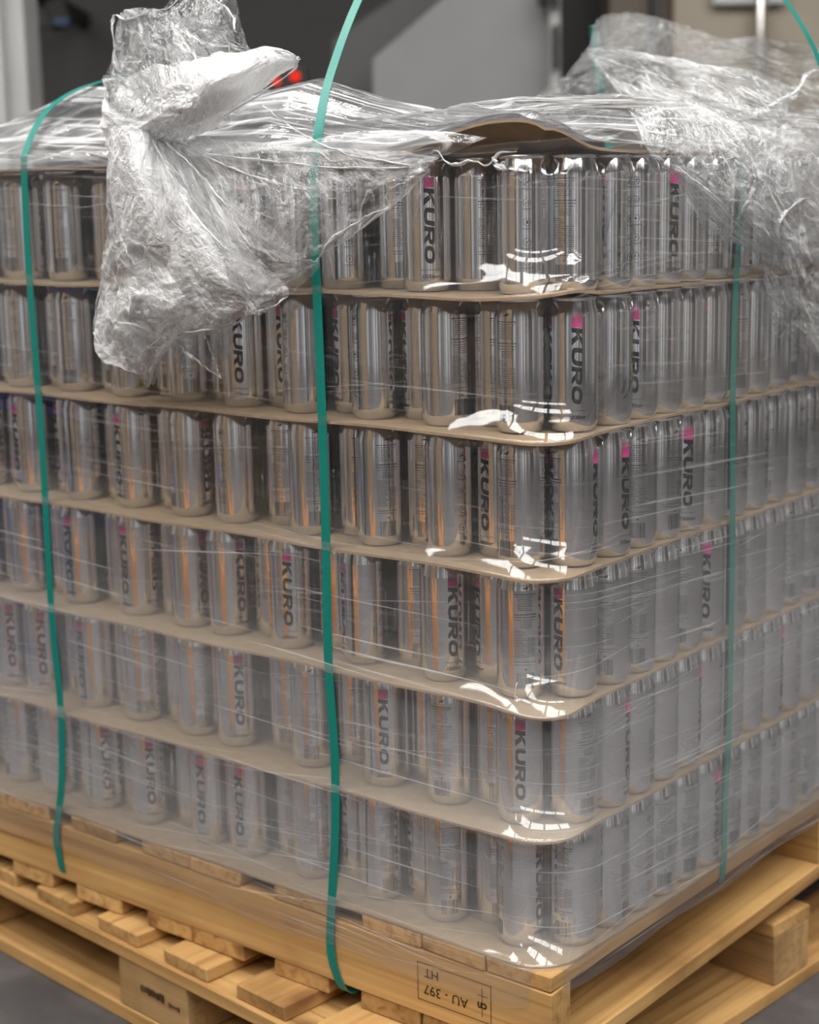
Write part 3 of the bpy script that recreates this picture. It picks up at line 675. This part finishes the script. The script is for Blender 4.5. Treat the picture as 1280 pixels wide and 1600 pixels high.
# ------------------------------------------------------------------ straps
def ribbon(name, pts, wdirs, label, w_=0.0130, th=0.0009, sub=6):
    P = [Vector(p) for p in pts]; n_ = len(P); out = []; wd = []
    for i in range(n_ - 1):
        p0, p1, p2, p3 = P[max(i - 1, 0)], P[i], P[i + 1], P[min(i + 2, n_ - 1)]
        for s_ in range(sub):
            t = s_ / sub
            out.append(0.5 * ((2 * p1) + (p2 - p0) * t + (2 * p0 - 5 * p1 + 4 * p2 - p3) * t * t + (3 * p1 - p0 - 3 * p2 + p3) * t ** 3))
            wd.append((Vector(wdirs[i]) * (1 - t) + Vector(wdirs[i + 1]) * t).normalized())
    out.append(P[-1]); wd.append(Vector(wdirs[-1]).normalized())
    bm = bmesh.new(); rings = []
    for i, q in enumerate(out):
        tan = (out[min(i + 1, len(out) - 1)] - out[max(i - 1, 0)]).normalized(); w1 = (wd[i] - tan * wd[i].dot(tan)).normalized(); nn = tan.cross(w1)
        rings.append([bm.verts.new(q + w1 * (a * w_ / 2) + nn * (b_ * th / 2)) for a, b_ in ((-1, -1), (1, -1), (1, 1), (-1, 1))])
    for a, b_ in zip(rings, rings[1:]):
        for i in range(4): bm.faces.new((a[i], a[(i + 1) % 4], b_[(i + 1) % 4], b_[i]))
    bm.faces.new(rings[0]); bm.faces.new(rings[-1][::-1])
    bmesh.ops.recalc_face_normals(bm, faces=bm.faces[:])
    o = obj(name, bm, M['strap']); 
    return tag(o, label, 'strap', 'green straps round the load')
X_ = (1, 0, 0); Y_ = (0, 1, 0); YS = -0.0032
A = [Vector((-0.842, 0.12, -0.115)), Vector((-0.842, 0.04, -0.114)), PY(104, 1370, 0.004), PY(92, 1335, YS), PY(88, 1300, YS), PY(96, 1225, YS), PY(95, 1110, YS), PY(80, 950, YS), PY(66, 700, YS), PY(45, 420, YS), PY(38, 270, YS),
     PY(40, 238, 0.004), PY(55, 200, 0.03), PY(78, 168, 0.06), PY(115, 143, 0.10), PY(160, 127, 0.15), PY(230, 112, 0.25), PY(330, 125, 0.42), PY(430, 175, 0.62), PY(520, 245, 0.80)]
ribbon('green_strap', A, [X_] * len(A), 'green strap running down the two-strap side farthest from the near corner')
B = [Vector((-0.303, 0.12, -0.115)), Vector((-0.303, 0.04, -0.114)), PY(543, 1549, 0.004), PY(523, 1515, YS), PY(516, 1470, YS), PY(520, 1380, YS), PY(524, 1290, YS), PY(523, 1180, YS), PY(514, 1050, YS), PY(511, 960, YS), PY(509, 830, YS), PY(503, 640, YS), PY(496, 470, YS), PY(490, 300, YS),
     PY(492, 255, 0.0), PY(500, 190, 0.03), PY(516, 118, 0.07), PY(560, 0, 0.14), PY(625, -120, 0.26), PY(740, -150, 0.45), PY(860, -140, 0.65)]
Dd = [PY(962, 275, 0.815), PY(950, 215, 0.82), PY(941, 150, 0.82), PY(933, 95, 0.81), PY(927, 48, 0.80), PY(929, 40, 0.78)]
ribbon('green_strap', Dd, [X_] * len(Dd), 'short blurred green strap end standing up inside the clear film peak')
ribbon('green_strap', B, [X_] * len(B), 'green strap that stands up in a loop above the load')
XS = 0.0012
Cc = [Vector((-0.06, 0.392, -0.0245)), Vector((-0.012, 0.391, -0.0245)), Vector((0.0005, 0.391, -0.018)), PXX(1134, 1250, XS), PXX(1139, 1160, XS), PXX(1143, 980, XS), PXX(1145, 800, XS), PXX(1145, 640, XS), PXX(1148, 500, XS), PXX(1154, 380, XS), PXX(1161, 300, XS),
      PXX(1158, 262, -0.004), PXX(1145, 222, -0.03), PXX(1122, 183, -0.07), PXX(1060, 160, -0.18), PXX(960, 170, -0.35), PXX(700, 215, -0.75), Vector((-1.14, 0.43, 0.90))]
ribbon('green_strap', Cc, [Y_] * len(Cc), 'green strap on the one-strap side, disappearing under bunched film')
Ee = [PXX(1420, 330, 0.0), PXX(1345, 225, 0.0), PXX(1296, 135, -0.01), PXX(1272, 75, -0.03), PXX(1246, 28, -0.06), PXX(1215, -12, -0.10), PXX(1150, -60, -0.2)]
ribbon('green_strap', Ee, [Y_] * len(Ee), 'blurred green strap looping up over the far end of the load')

# ------------------------------------------------------------------ stretch film
wrap = empty('stretch_film', (0, 0, 0))
tag(wrap, 'clear plastic stretch film wrapped round the cans, torn and bunched at the top', 'plastic film')
def tri(x): return 2 * np.abs(x - np.floor(x + 0.5))
def grid_obj(name, P, UVs, mat, parent):
    """P: (n, m, 3) points, UVs: (n, m, 2)"""
    n_, m_ = P.shape[:2]; me = bpy.data.meshes.new(name)
    idx = np.arange(n_ * m_).reshape(n_, m_)
    q = np.stack([idx[:-1, :-1], idx[:-1, 1:], idx[1:, 1:], idx[1:, :-1]], -1).reshape(-1, 4)
    me.from_pydata(P.reshape(-1, 3).tolist(), [], q.tolist())
    uvl = me.uv_layers.new(name='wrap'); uvf = UVs.reshape(-1, 2)[q.reshape(-1)]
    uvl.data.foreach_set('uv', uvf.astype(np.float32).ravel())
    me.polygons.foreach_set('use_smooth', np.ones(len(q), dtype=bool)); me.materials.append(mat); me.update()
    return link(name, me, parent)
def warp_noise(u, v, rng, freq, n_=5):
    z = np.zeros_like(u)
    for i in range(n_):
        a = rng.uniform(0, 2 * math.pi); z += np.sin((u * math.cos(a) + v * math.sin(a)) * freq * rng.uniform(0.6, 1.6) * 2 * math.pi + rng.uniform(0, 6.28))
    return z / n_
def crumple(u, v, seed, freqs=(7, 13, 24, 45), aniso=None, n_=5):
    rng = np.random.default_rng(seed)
    uu = u + 0.03 * warp_noise(u, v, rng, 6); vv = v + 0.03 * warp_noise(u, v, rng, 6)
    z = np.zeros_like(u)
    for f in freqs:
        for i in range(n_):
            a = rng.uniform(0, math.pi) if aniso is None else aniso + rng.normal(0, 0.35)
            w_ = 0.5 + 0.5 * warp_noise(uu, vv, rng, f * 0.22, 3)
            z += (tri((uu * math.cos(a) + vv * math.sin(a)) * f * rng.uniform(0.6, 1.4) + rng.uniform(0, 1)) - 0.5) / f * w_
    return z * freqs[0] / n_ * 1.6
# side wrap: hull of the pads pulled in on the cans round the corner
def hull():
    SP = []
    for i in range(150): SP.append(('l', i / 150))
    for i in range(41): SP.append(('c', i / 40))
    for i in range(1, 181): SP.append(('r', i / 180))
    prof = []
    for z in np.linspace(-0.043, -0.004, 8): prof.append((z, 1.0, 0))
    for k in range(NT):
        for j in range(22):
            t = (j / 22) ** 1.25 if j < 22 else 1
            prof.append((k * H + t * H, None, t))
    prof.append((TOP, 1.0, 0)); prof.append((TOP + 0.008, 1.0, 0))
    DEP = 1.41
    P = np.zeros((len(prof), len(SP), 3)); UVs = np.zeros((len(prof), len(SP), 2))
    rng = np.random.default_rng(4)
    ph = rng.uniform(0, 6.28, 20)
    e = 0.0048; Rp = 0.058; Rh = 0.078
    for a, (kind, t) in enumerate(SP):
        if kind == 'l':
            xp = -1.155 + (e - Rp + 1.155) * t; p = (xp, -e); xh = -1.155 + (-0.078 + 1.155) * t
            c_ = math.exp(-(max(0, -0.06 - xh) / 0.16) ** 2); q = (xh, -e + 0.0268 * c_ + 0.004 * (1 - c_)); s_ = xp - (e - Rp) ; nx, ny = 0, -1
        elif kind == 'c':
            an = -math.pi / 2 + math.pi / 2 * t; nx, ny = math.cos(an), math.sin(an)
            p = (e - Rp + Rp * nx, -e + Rp + Rp * ny); q = (0.001 - Rh + Rh * nx, 0.022 + Rh + Rh * ny); s_ = Rp * math.pi / 2 * t
        else:
            y = -e + Rp + (DEP + e - Rp) * t; yq = 0.1 + (DEP - 0.1) * t
            c_ = math.exp(-((yq - 0.1) / 0.2) ** 2); p = (e, y); q = (0.001 + (e - 0.003) * (1 - c_), yq); s_ = Rp * math.pi / 2 + y - (Rp - e); nx, ny = 1, 0
        for b_, (z, f, tt) in enumerate(prof):
            if f is None:
                k = int(min(NT - 1, math.floor(z / H + 1e-6)))
                fh = 0.40 + 0.07 * math.sin(s_ * 18 + ph[k]) + 0.02 * math.sin(s_ * 61 + ph[k + 6])
                ft = 0.16 + 0.04 * math.sin(s_ * 40 + ph[k + 3])
                f = 0.0
                if tt < fh: f = (1 - tt / fh) ** 2.0
                if tt > 1 - ft: f = max(f, ((tt - 1 + ft) / ft) ** 1.3)
            x = q[0] + (p[0] - q[0]) * f; y = q[1] + (p[1] - q[1]) * f
            # pulled-in pleats near the corner of the top tiers
            for (s0, z0, r0, am, np_) in ((0.105, 0.787, 0.060, 0.017, 3), (0.15, 0.665, 0.055, 0.015, 2), (0.165, 0.81, 0.045, 0.012, 2)):
                ds, dz = s_ - s0, z - z0; d_ = math.hypot(ds, dz)
                if d_ < 3 * r0:
                    th = math.atan2(dz, ds); am_ = am * math.exp(-(d_ / r0) ** 2) * (0.2 + 0.8 * abs(2 * ((th * np_ / math.pi + 0.2) % 1) - 1))
                    x -= nx * am_; y -= ny * am_
            zz = z + pad_dz(max(0, min(5, round(z / H))), x, max(y, 0)) * (f > 0.5) * (z > 0.05)
            if z < -0.003: zz = -0.003 + (z + 0.003) * (1.35 if s_ < 0 else 1.35 - 0.65 * min(1, s_ / 0.08)) + 0.003 * math.sin(s_ * 23 + 1) * (z / -0.043)
            P[b_, a] = (x, y, zz); UVs[b_, a] = (s_, z)
    for k in range(NT):
        rows = [i for i, q in enumerate(prof) if k * H + 0.002 < q[0] < k * H + HC]
        sub = P[rows]
        for (cx, cy) in taken[k]:
            if cx < -0.13 and cy > 0.07: continue
            dx, dy = sub[..., 0] - cx, sub[..., 1] - cy; d_ = np.hypot(dx, dy); mlt = np.where(d_ < RC + 0.0008, (RC + 0.0008) / np.maximum(d_, 1e-4), 1.0)
            sub[..., 0] = cx + dx * mlt; sub[..., 1] = cy + dy * mlt
        P[rows] = sub
    return grid_obj('side_film', P, UVs, M['film_side'], wrap)
hull()
# film tented over the top of the load
def tent():
    hs_ = np.array([[-1.20, 0.94], [-1.075, 0.936], [-0.983, 0.976], [-0.855, 1.007], [-0.70, 1.00], [-0.505, 0.982], [-0.425, 0.992], [-0.319, 0.961], [-0.206, 0.938], [-0.101, 0.938], [0.0, 0.941], [0.15, 0.955], [0.35, 0.965], [0.9, 0.96]])
    out = outline(0.004, -0.004, 0.05, n=16, step=0.006)
    n_ = len(out); m_ = 70
    s_ = [0.0]
    for i in range(1, n_): s_.append(s_[-1] + math.dist(out[i], out[i - 1]))
    s_ = np.array(s_); ic = min(range(n_), key=lambda i: math.hypot(*out[i])); s_ -= s_[ic]
    P = np.zeros((n_, m_, 3)); UVs = np.zeros((n_, m_, 2))
    for i, (x, y) in enumerate(out):
        if i <= ic - 8: nx, ny = 0, 1
        elif i >= ic + 8: nx, ny = -1, 0
        else:
            an = (i - ic + 8) / 16 * math.pi / 2; nx, ny = -math.sin(an), math.cos(an)
        hr = np.interp(s_[i], hs_[:, 0], hs_[:, 1])
        z0 = TOP + 0.006 + max(0, pad_dz(6, x, y))
        for j in range(m_):
            v = j / (m_ - 1) * 0.45
            X, Y = x + nx * v, y + ny * v
            if v < 0.15: t = v / 0.15; z = z0 + (max(hr, z0 + 0.004) - z0) * (1.35 * t - 0.35 * t * t * t)
            else: t = (v - 0.15) / 0.30; z = max(hr, z0 + 0.004) * (1 - t) + (TOP + 0.03) * t
            z = max(z, TOP + 0.005 + pad_dz(6, X, Y))
            P[i, j] = (X, Y, z); UVs[i, j] = (s_[i], v * 1.2)
    u, v = UVs[..., 0], UVs[..., 1]
    d = crumple(u * 0.55, v * 1.3, 11, (9, 17, 33, 60), 1.45)
    env = np.clip(v / 0.03, 0, 1)
    P[..., 2] += np.maximum(0.010 * d * env, -0.003); P[..., 1] -= 0.004 * d * env
    return grid_obj('top_film', P, UVs, M['film_top'], wrap)
tent()
# torn, bunched film: sheets hung over a control net of points, then crumpled
def cat(Pn, n_):
    k = Pn.shape[0]; t = np.linspace(0, k - 1, n_); i = np.minimum(t.astype(int), k - 2); f = (t - i).reshape(-1, *([1] * (Pn.ndim - 1)))
    p0, p1, p2, p3 = Pn[np.maximum(i - 1, 0)], Pn[i], Pn[i + 1], Pn[np.minimum(i + 2, k - 1)]
    return 0.5 * (2 * p1 + (p2 - p0) * f + (2 * p0 - 5 * p1 + 4 * p2 - p3) * f ** 2 + (3 * p1 - p0 - 3 * p2 + p3) * f ** 3)
def sheet(name, rows, seed, mat, amp=0.012, n_=120, m_=120, axis='Y', aniso=None, edge=0.005, freqs=(8, 16, 32, 64)):
    f = PY if axis == 'Y' else PXX
    n_, m_ = int(n_ * 1.5), int(m_ * 1.5)
    C_ = np.array([[f(*p) for p in r] for r in rows], dtype=float)
    G = cat(C_, n_); G = cat(G.transpose(1, 0, 2), m_).transpose(1, 0, 2)
    du = np.linalg.norm(np.diff(G, axis=1), axis=2).mean() * m_; dv = np.linalg.norm(np.diff(G, axis=0), axis=2).mean() * n_
    u, v = np.meshgrid(np.linspace(0, du, m_), np.linspace(0, dv, n_))
    gu, gv = np.gradient(G, axis=1), np.gradient(G, axis=0); nn = np.cross(gu, gv); nn /= np.linalg.norm(nn, axis=2, keepdims=True) + 1e-9
    tu = gu / (np.linalg.norm(gu, axis=2, keepdims=True) + 1e-9); tv = gv / (np.linalg.norm(gv, axis=2, keepdims=True) + 1e-9)
    d1 = crumple(u, v, seed, freqs, aniso); d2 = crumple(u, v, seed + 1, (9, 20, 40), aniso); d3 = crumple(u, v, seed + 2, (9, 20, 40), aniso)
    G = G + nn * (amp * d1)[..., None] + tu * (edge * d2)[..., None] + tv * (edge * d3)[..., None]
    uu, vv = np.meshgrid(np.linspace(0, 1, m_), np.linspace(0, 1, n_))
    wb = np.exp(-np.minimum(np.minimum(uu, 1 - uu), np.minimum(vv, 1 - vv) * (1 + 9 * (vv < 0.5))) / 0.05)
    d4 = crumple(u, v, seed + 3, (14, 28, 60)); d5 = crumple(u, v, seed + 4, (14, 28, 60))
    G = G + tu * (2.2 * edge * d4 * wb)[..., None] + tv * (2.2 * edge * d5 * wb)[..., None]
    UVs = np.stack([u + seed * 0.37, v + seed * 0.21], -1)
    return grid_obj(name, G, UVs, M['film_' + mat], wrap)
# hanging bunch on the two-strap side
sheet('hanging_fold', [[(166, 190, -.02), (205, 195, -.05), (262, 205, -.02)], [(167, 260, -.03), (215, 265, -.07), (275, 262, -.03)], [(164, 340, -.03), (230, 345, -.09), (300, 335, -.03)], [(160, 430, -.03), (240, 420, -.08), (350, 420, -.03)], [(146, 515, -.03), (235, 500, -.09), (342, 500, -.03)], [(160, 560, -.03), (225, 585, -.05), (262, 545, -.03)]], 21, 'bunch', 0.020, 150, 110)
sheet('hanging_fold', [[(170, 195, -.03), (230, 200, -.06), (285, 215, -.03)], [(180, 300, -.03), (260, 300, -.08), (330, 320, -.03)], [(190, 400, -.03), (290, 390, -.08), (400, 400, -.03)], [(215, 470, -.03), (310, 470, -.07), (452, 458, -.025)], [(235, 505, -.03), (330, 520, -.05), (385, 492, -.03)]], 33, 'bunch', 0.018, 140, 120)
sheet('hanging_fold', [[(240, 200, -.02), (330, 215, -.02), (430, 225, -.02), (540, 235, -.015), (690, 240, -.008)], [(250, 220, -.03), (350, 262, -.05), (455, 280, -.05), (560, 290, -.03), (668, 268, -.012)], [(258, 250, -.03), (345, 310, -.06), (440, 340, -.06), (530, 345, -.03), (640, 300, -.012)], [(265, 280, -.03), (335, 350, -.05), (410, 395, -.05), (495, 400, -.03), (610, 326, -.015)]], 45, 'flap', 0.012, 120, 190, aniso=1.0)
sheet('hanging_fold', [[(260, 230, -.03), (300, 260, -.05), (350, 300, -.05), (400, 330, -.03)], [(265, 300, -.04), (320, 330, -.07), (380, 370, -.06), (470, 400, -.03)], [(300, 380, -.04), (350, 410, -.07), (400, 440, -.05), (498, 410, -.02)], [(330, 450, -.03), (370, 480, -.05), (410, 488, -.04), (450, 462, -.02)]], 57, 'flap', 0.016, 120, 120)
sheet('hanging_fold', [[(150, 500, -.025), (200, 500, -.04), (270, 500, -.03)], [(155, 545, -.025), (205, 560, -.04), (255, 545, -.02)], [(190, 580, -.02), (222, 590, -.03), (238, 604, -.02)]], 61, 'flap', 0.012, 60, 60)
sheet('hanging_fold', [[(240, 495, -.03), (290, 500, -.03), (330, 495, -.03)], [(265, 530, -.03), (300, 545, -.03), (335, 550, -.02)], [(330, 575, -.02), (338, 583, -.02), (346, 592, -.02)]], 65, 'veil', 0.005, 50, 50)
# knot standing above the edge
sheet('knot_fold', [[(180, 24, .0), (220, 14, -.02), (262, 12, -.02), (300, -14, -.01), (352, -6, .0)], [(172, 100, -.0), (225, 90, -.05), (270, 70, -.06), (320, 60, -.05), (368, 70, .0)], [(164, 130, -.0), (220, 140, -.07), (270, 135, -.09), (330, 120, -.07), (395, 100, .0)], [(166, 180, -.0), (220, 190, -.07), (270, 190, -.09), (330, 175, -.06), (380, 160, .0)], [(170, 215, .0), (215, 225, -.03), (255, 225, -.04), (300, 215, -.03), (340, 200, .0)]], 71, 'flap', 0.022, 150, 150)
sheet('knot_fold', [[(163, 125, .02), (230, 105, -.04), (300, 95, -.05), (360, 85, -.03), (398, 95, .0)], [(160, 160, .0), (225, 145, -.07), (300, 130, -.09), (360, 120, -.06), (405, 120, .0)], [(163, 200, .0), (225, 195, -.07), (290, 180, -.09), (340, 165, -.05), (400, 150, .0)], [(170, 240, .0), (210, 235, -.03), (250, 225, -.05), (290, 215, -.03), (330, 205, .0)]], 83, 'knot', 0.024, 140, 150)
sheet('hanging_fold', [[(172, 195, -.05), (215, 200, -.08), (255, 208, -.05)], [(172, 250, -.06), (215, 255, -.10), (268, 262, -.05)], [(176, 310, -.05), (225, 315, -.10), (285, 330, -.05)], [(185, 380, -.04), (235, 380, -.09), (310, 400, -.05)]], 113, 'knot', 0.016, 120, 90, aniso=0.2)
sheet('knot_fold', [[(240, 120, -.06), (320, 95, -.07), (390, 80, -.05), (435, 80, -.03), (466, 88, -.02)], [(245, 160, -.07), (320, 135, -.09), (385, 110, -.06), (430, 98, -.035), (465, 95, -.02)], [(240, 200, -.06), (310, 190, -.07), (365, 165, -.05), (412, 135, -.03), (460, 104, -.02)]], 91, 'knot', 0.013, 100, 150, aniso=2.1)
sheet('knot_fold', [[(255, 10, .0), (300, -40, .0), (350, -60, .0), (372, 20, .0)], [(262, 60, -.03), (305, 20, -.04), (345, 10, -.03), (385, 60, .0)], [(275, 100, -.03), (310, 80, -.05), (350, 75, -.03), (397, 88, .0)]], 97, 'veil', 0.018, 90, 110)
# gathered band of film along the top edge
sheet('edge_fold', [[(-20, 246, .0), (80, 240, -.003), (170, 236, -.006), (300, 232, -.006), (430, 226, -.006), (560, 205, -.006), (680, 205, -.006), (760, 215, -.003)], [(-20, 254, -.003), (80, 250, -.008), (170, 246, -.01), (300, 245, -.012), (430, 242, -.014), (560, 228, -.014), (680, 222, -.012), (730, 228, -.008)], [(-20, 264, -.003), (80, 262, -.006), (170, 258, -.008), (300, 258, -.009), (430, 258, -.01), (560, 248, -.01), (660, 243, -.009), (695, 243, -.006)]], 103, 'top', 0.004, 40, 320, aniso=1.5, edge=0.002)
def strand(pts, r0, seed, axis='Y', mat='knot', n_=70):
    f = PY if axis == 'Y' else PXX
    P = cat(np.array([list(f(*p)) for p in pts], dtype=float), n_); rng = np.random.default_rng(seed); t = np.linspace(0, 1, n_)
    for k in range(3): P[:, k] += 0.0006 * np.interp(t, np.linspace(0, 1, 22), rng.normal(0, 1, 22))
    rad = r0 * (0.55 + 0.45 * np.sin(np.pi * t)) * np.exp(np.interp(t, np.linspace(0, 1, 16), rng.normal(0, 0.35, 16)))
    m_ = 7; G = np.zeros((n_, m_, 3)); UVs = np.zeros((n_, m_, 2))
    for i in range(n_):
        tan = Vector(P[min(i + 1, n_ - 1)] - P[max(i - 1, 0)]).normalized(); a = tan.cross(Vector((0.2, 0.3, 0.93))).normalized(); b_ = tan.cross(a)
        for j in range(m_):
            an = 2 * math.pi * j / (m_ - 1) + t[i] * 5
            G[i, j] = Vector(P[i]) + a * (math.cos(an) * rad[i] * 1.6) + b_ * (math.sin(an) * rad[i] * 0.6); UVs[i, j] = (t[i] * 0.2 + seed, j * 0.002)
    return grid_obj('twisted_strand', G, UVs, M['film_' + mat], wrap)
strand([(672, 240, -.008), (686, 236, -.008), (694, 250, -.008), (715, 258, -.008), (728, 252, -.008), (745, 253, -.008), (760, 260, -.008), (772, 250, -.008), (782, 240, -.008), (806, 238, -.006)], 0.0014, 201)
strand([(770, 246, -.009), (776, 256, -.010), (782, 265, -.009), (786, 252, -.008)], 0.003, 202)
for q, (pts, r_) in enumerate([
    ([(238, 205, -.05), (262, 225, -.06), (300, 260, -.06), (345, 310, -.06), (385, 360, -.05)], 0.0022),
    ([(235, 210, -.07), (265, 270, -.09), (300, 330, -.09), (350, 385, -.08), (405, 430, -.05)], 0.0026),
    ([(250, 205, -.04), (300, 232, -.05), (360, 262, -.05), (425, 285, -.05), (480, 296, -.04)], 0.0022),
    ([(255, 215, -.05), (330, 240, -.05), (430, 252, -.04), (530, 262, -.03), (640, 262, -.014)], 0.0020),
    ([(410, 165, -.02), (450, 195, -.02), (500, 225, -.02), (560, 245, -.02), (640, 258, -.012)], 0.0018),
    ([(495, 408, -.025), (520, 375, -.03), (555, 350, -.03), (580, 335, -.03), (610, 325, -.02)], 0.0026),
    ([(610, 325, -.02), (604, 305, -.02), (618, 292, -.02), (640, 282, -.014), (668, 262, -.012)], 0.0012),
    ([(450, 462, -.025), (428, 478, -.04), (405, 486, -.04), (385, 494, -.04), (350, 520, -.04)], 0.0022),
    ([(146, 518, -.03), (160, 545, -.04), (185, 560, -.05), (215, 552, -.06), (262, 520, -.05)], 0.0020),
    ([(232, 604, -.02), (240, 575, -.03), (252, 550, -.04), (275, 525, -.05), (330, 515, -.06)], 0.0028),
    ([(264, 515, -.05), (285, 545, -.04), (315, 570, -.03), (346, 592, -.02)], 0.0028),
    ([(318, 515, -.05), (328, 545, -.03), (338, 570, -.02), (345, 592, -.02)], 0.0014),
    ([(176, 120, .0), (178, 80, .0), (177, 26, .0), (200, 30, -.02), (232, 18, -.03)], 0.0020),
    ([(240, 18, -.02), (262, 12, -.03), (292, -12, -.02), (340, 2, -.02), (362, 22, -.02), (368, 50, -.03)], 0.0022),
    ([(270, 45, -.04), (300, 20, -.04), (330, 10, -.03), (352, -4, -.02)], 0.0020),
    ([(392, 78, -.03), (440, 78, -.03), (464, 92, -.02), (455, 112, -.02), (410, 145, -.04), (350, 180, -.06)], 0.0022),
    ([(170, 245, -.01), (172, 320, -.03), (166, 400, -.03), (152, 470, -.03), (145, 516, -.03)], 0.0012)]):
    strand(pts, r_ * 0.7, 210 + q, mat='bunch' if q % 3 else 'knot')
for q, (pts, r_) in enumerate([
    ([(918, 76, -.34), (935, 100, -.31), (958, 130, -.24), (985, 165, -.14), (1002, 230, .0)], 0.0018),
    ([(918, 76, -.34), (970, 84, -.27), (1030, 98, -.20), (1100, 112, -.12), (1170, 125, -.06)], 0.0022),
    ([(925, 88, -.33), (985, 105, -.24), (1045, 130, -.15), (1110, 155, -.08), (1190, 170, -.03)], 0.0022),
    ([(1150, 180, -.03), (1200, 165, -.03), (1245, 140, -.03), (1262, 115, -.03), (1290, 108, -.03)], 0.0022),
    ([(1062, 285, .01), (1085, 318, .015), (1112, 340, .015), (1150, 378, .015), (1200, 400, .02)], 0.0016),
    ([(1140, 370, .02), (1165, 320, .04), (1180, 280, .04), (1165, 240, .03), (1120, 180, .0)], 0.0016),
    ([(1190, 400, .02), (1200, 440, .02), (1208, 490, .015), (1215, 530, .01)], 0.0014),
    ([(1290, 300, .02), (1240, 320, .045), (1215, 360, .045), (1235, 420, .03), (1270, 470, .02)], 0.0016)]):
    strand(pts, r_, 260 + q, 'X', 'flap')
# bunch on the one-strap side (depth is measured across, X)
sheet('hanging_fold', [[(985, 165, -.05), (1060, 170, -.03), (1140, 185, -.01), (1220, 200, .0), (1300, 205, .0)], [(1010, 232, -.0), (1080, 235, .012), (1150, 240, .02), (1225, 245, .02), (1305, 250, .015)], [(1062, 285, .006), (1110, 300, .03), (1170, 310, .045), (1235, 310, .04), (1305, 310, .02)], [(1112, 340, .006), (1145, 355, .025), (1190, 365, .04), (1245, 370, .04), (1310, 370, .02)], [(1150, 380, .006), (1180, 392, .015), (1215, 400, .03), (1255, 405, .03), (1310, 405, .02)]], 121, 'flap', 0.012, 120, 150, 'X', 2.2)
sheet('hanging_fold', [[(1160, 250, .01), (1215, 245, .025), (1260, 245, .03), (1320, 245, .02)], [(1175, 340, .01), (1220, 340, .035), (1265, 340, .04), (1320, 340, .02)], [(1190, 420, .008), (1228, 430, .03), (1265, 430, .03), (1320, 430, .015)], [(1200, 480, .008), (1235, 490, .02), (1270, 500, .02), (1320, 500, .01)], [(1212, 535, .008), (1240, 520, .014), (1280, 555, .012), (1320, 570, .01)]], 133, 'flap', 0.014, 130, 110, 'X')
sheet('top_fold', [[(918, 78, -.34), (1000, 82, -.25), (1080, 95, -.17), (1160, 108, -.10), (1250, 140, -.06)], [(930, 100, -.32), (1005, 110, -.22), (1080, 130, -.13), (1160, 150, -.07), (1230, 175, -.04)], [(955, 130, -.26), (1010, 150, -.17), (1080, 165, -.09), (1150, 180, -.05), (1215, 195, -.03)], [(985, 165, -.16), (1030, 180, -.1), (1090, 195, -.05), (1150, 205, -.02), (1215, 212, -.01)], [(1000, 232, .0), (1050, 235, .0), (1100, 238, .0), (1160, 240, .004), (1215, 240, .006)]], 141, 'flap', 0.014, 120, 150, 'X', 1.9)
sheet('top_fold', [[(930, 30, -.45), (975, 20, -.42), (1040, 28, -.36), (1100, 55, -.30), (1180, 60, -.25), (1290, 70, -.2)], [(915, 75, -.44), (970, 65, -.40), (1040, 70, -.33), (1100, 85, -.27), (1180, 95, -.21), (1290, 110, -.15)], [(860, 135, -.42), (940, 130, -.36), (1030, 120, -.28), (1100, 130, -.22), (1180, 150, -.15), (1290, 170, -.1)], [(805, 178, -.40), (900, 172, -.32), (1000, 172, -.2), (1090, 180, -.14), (1180, 200, -.08), (1290, 225, -.04)]], 153, 'veil', 0.010, 110, 160, 'X')
sheet('top_fold', [[(1180, 230, -.02), (1230, 190, -.04), (1290, 195, -.04)], [(1190, 270, .0), (1235, 240, .01), (1300, 245, .0)], [(1180, 310, .012), (1235, 300, .03), (1300, 300, .02)]], 161, 'flap', 0.012, 80, 80, 'X')
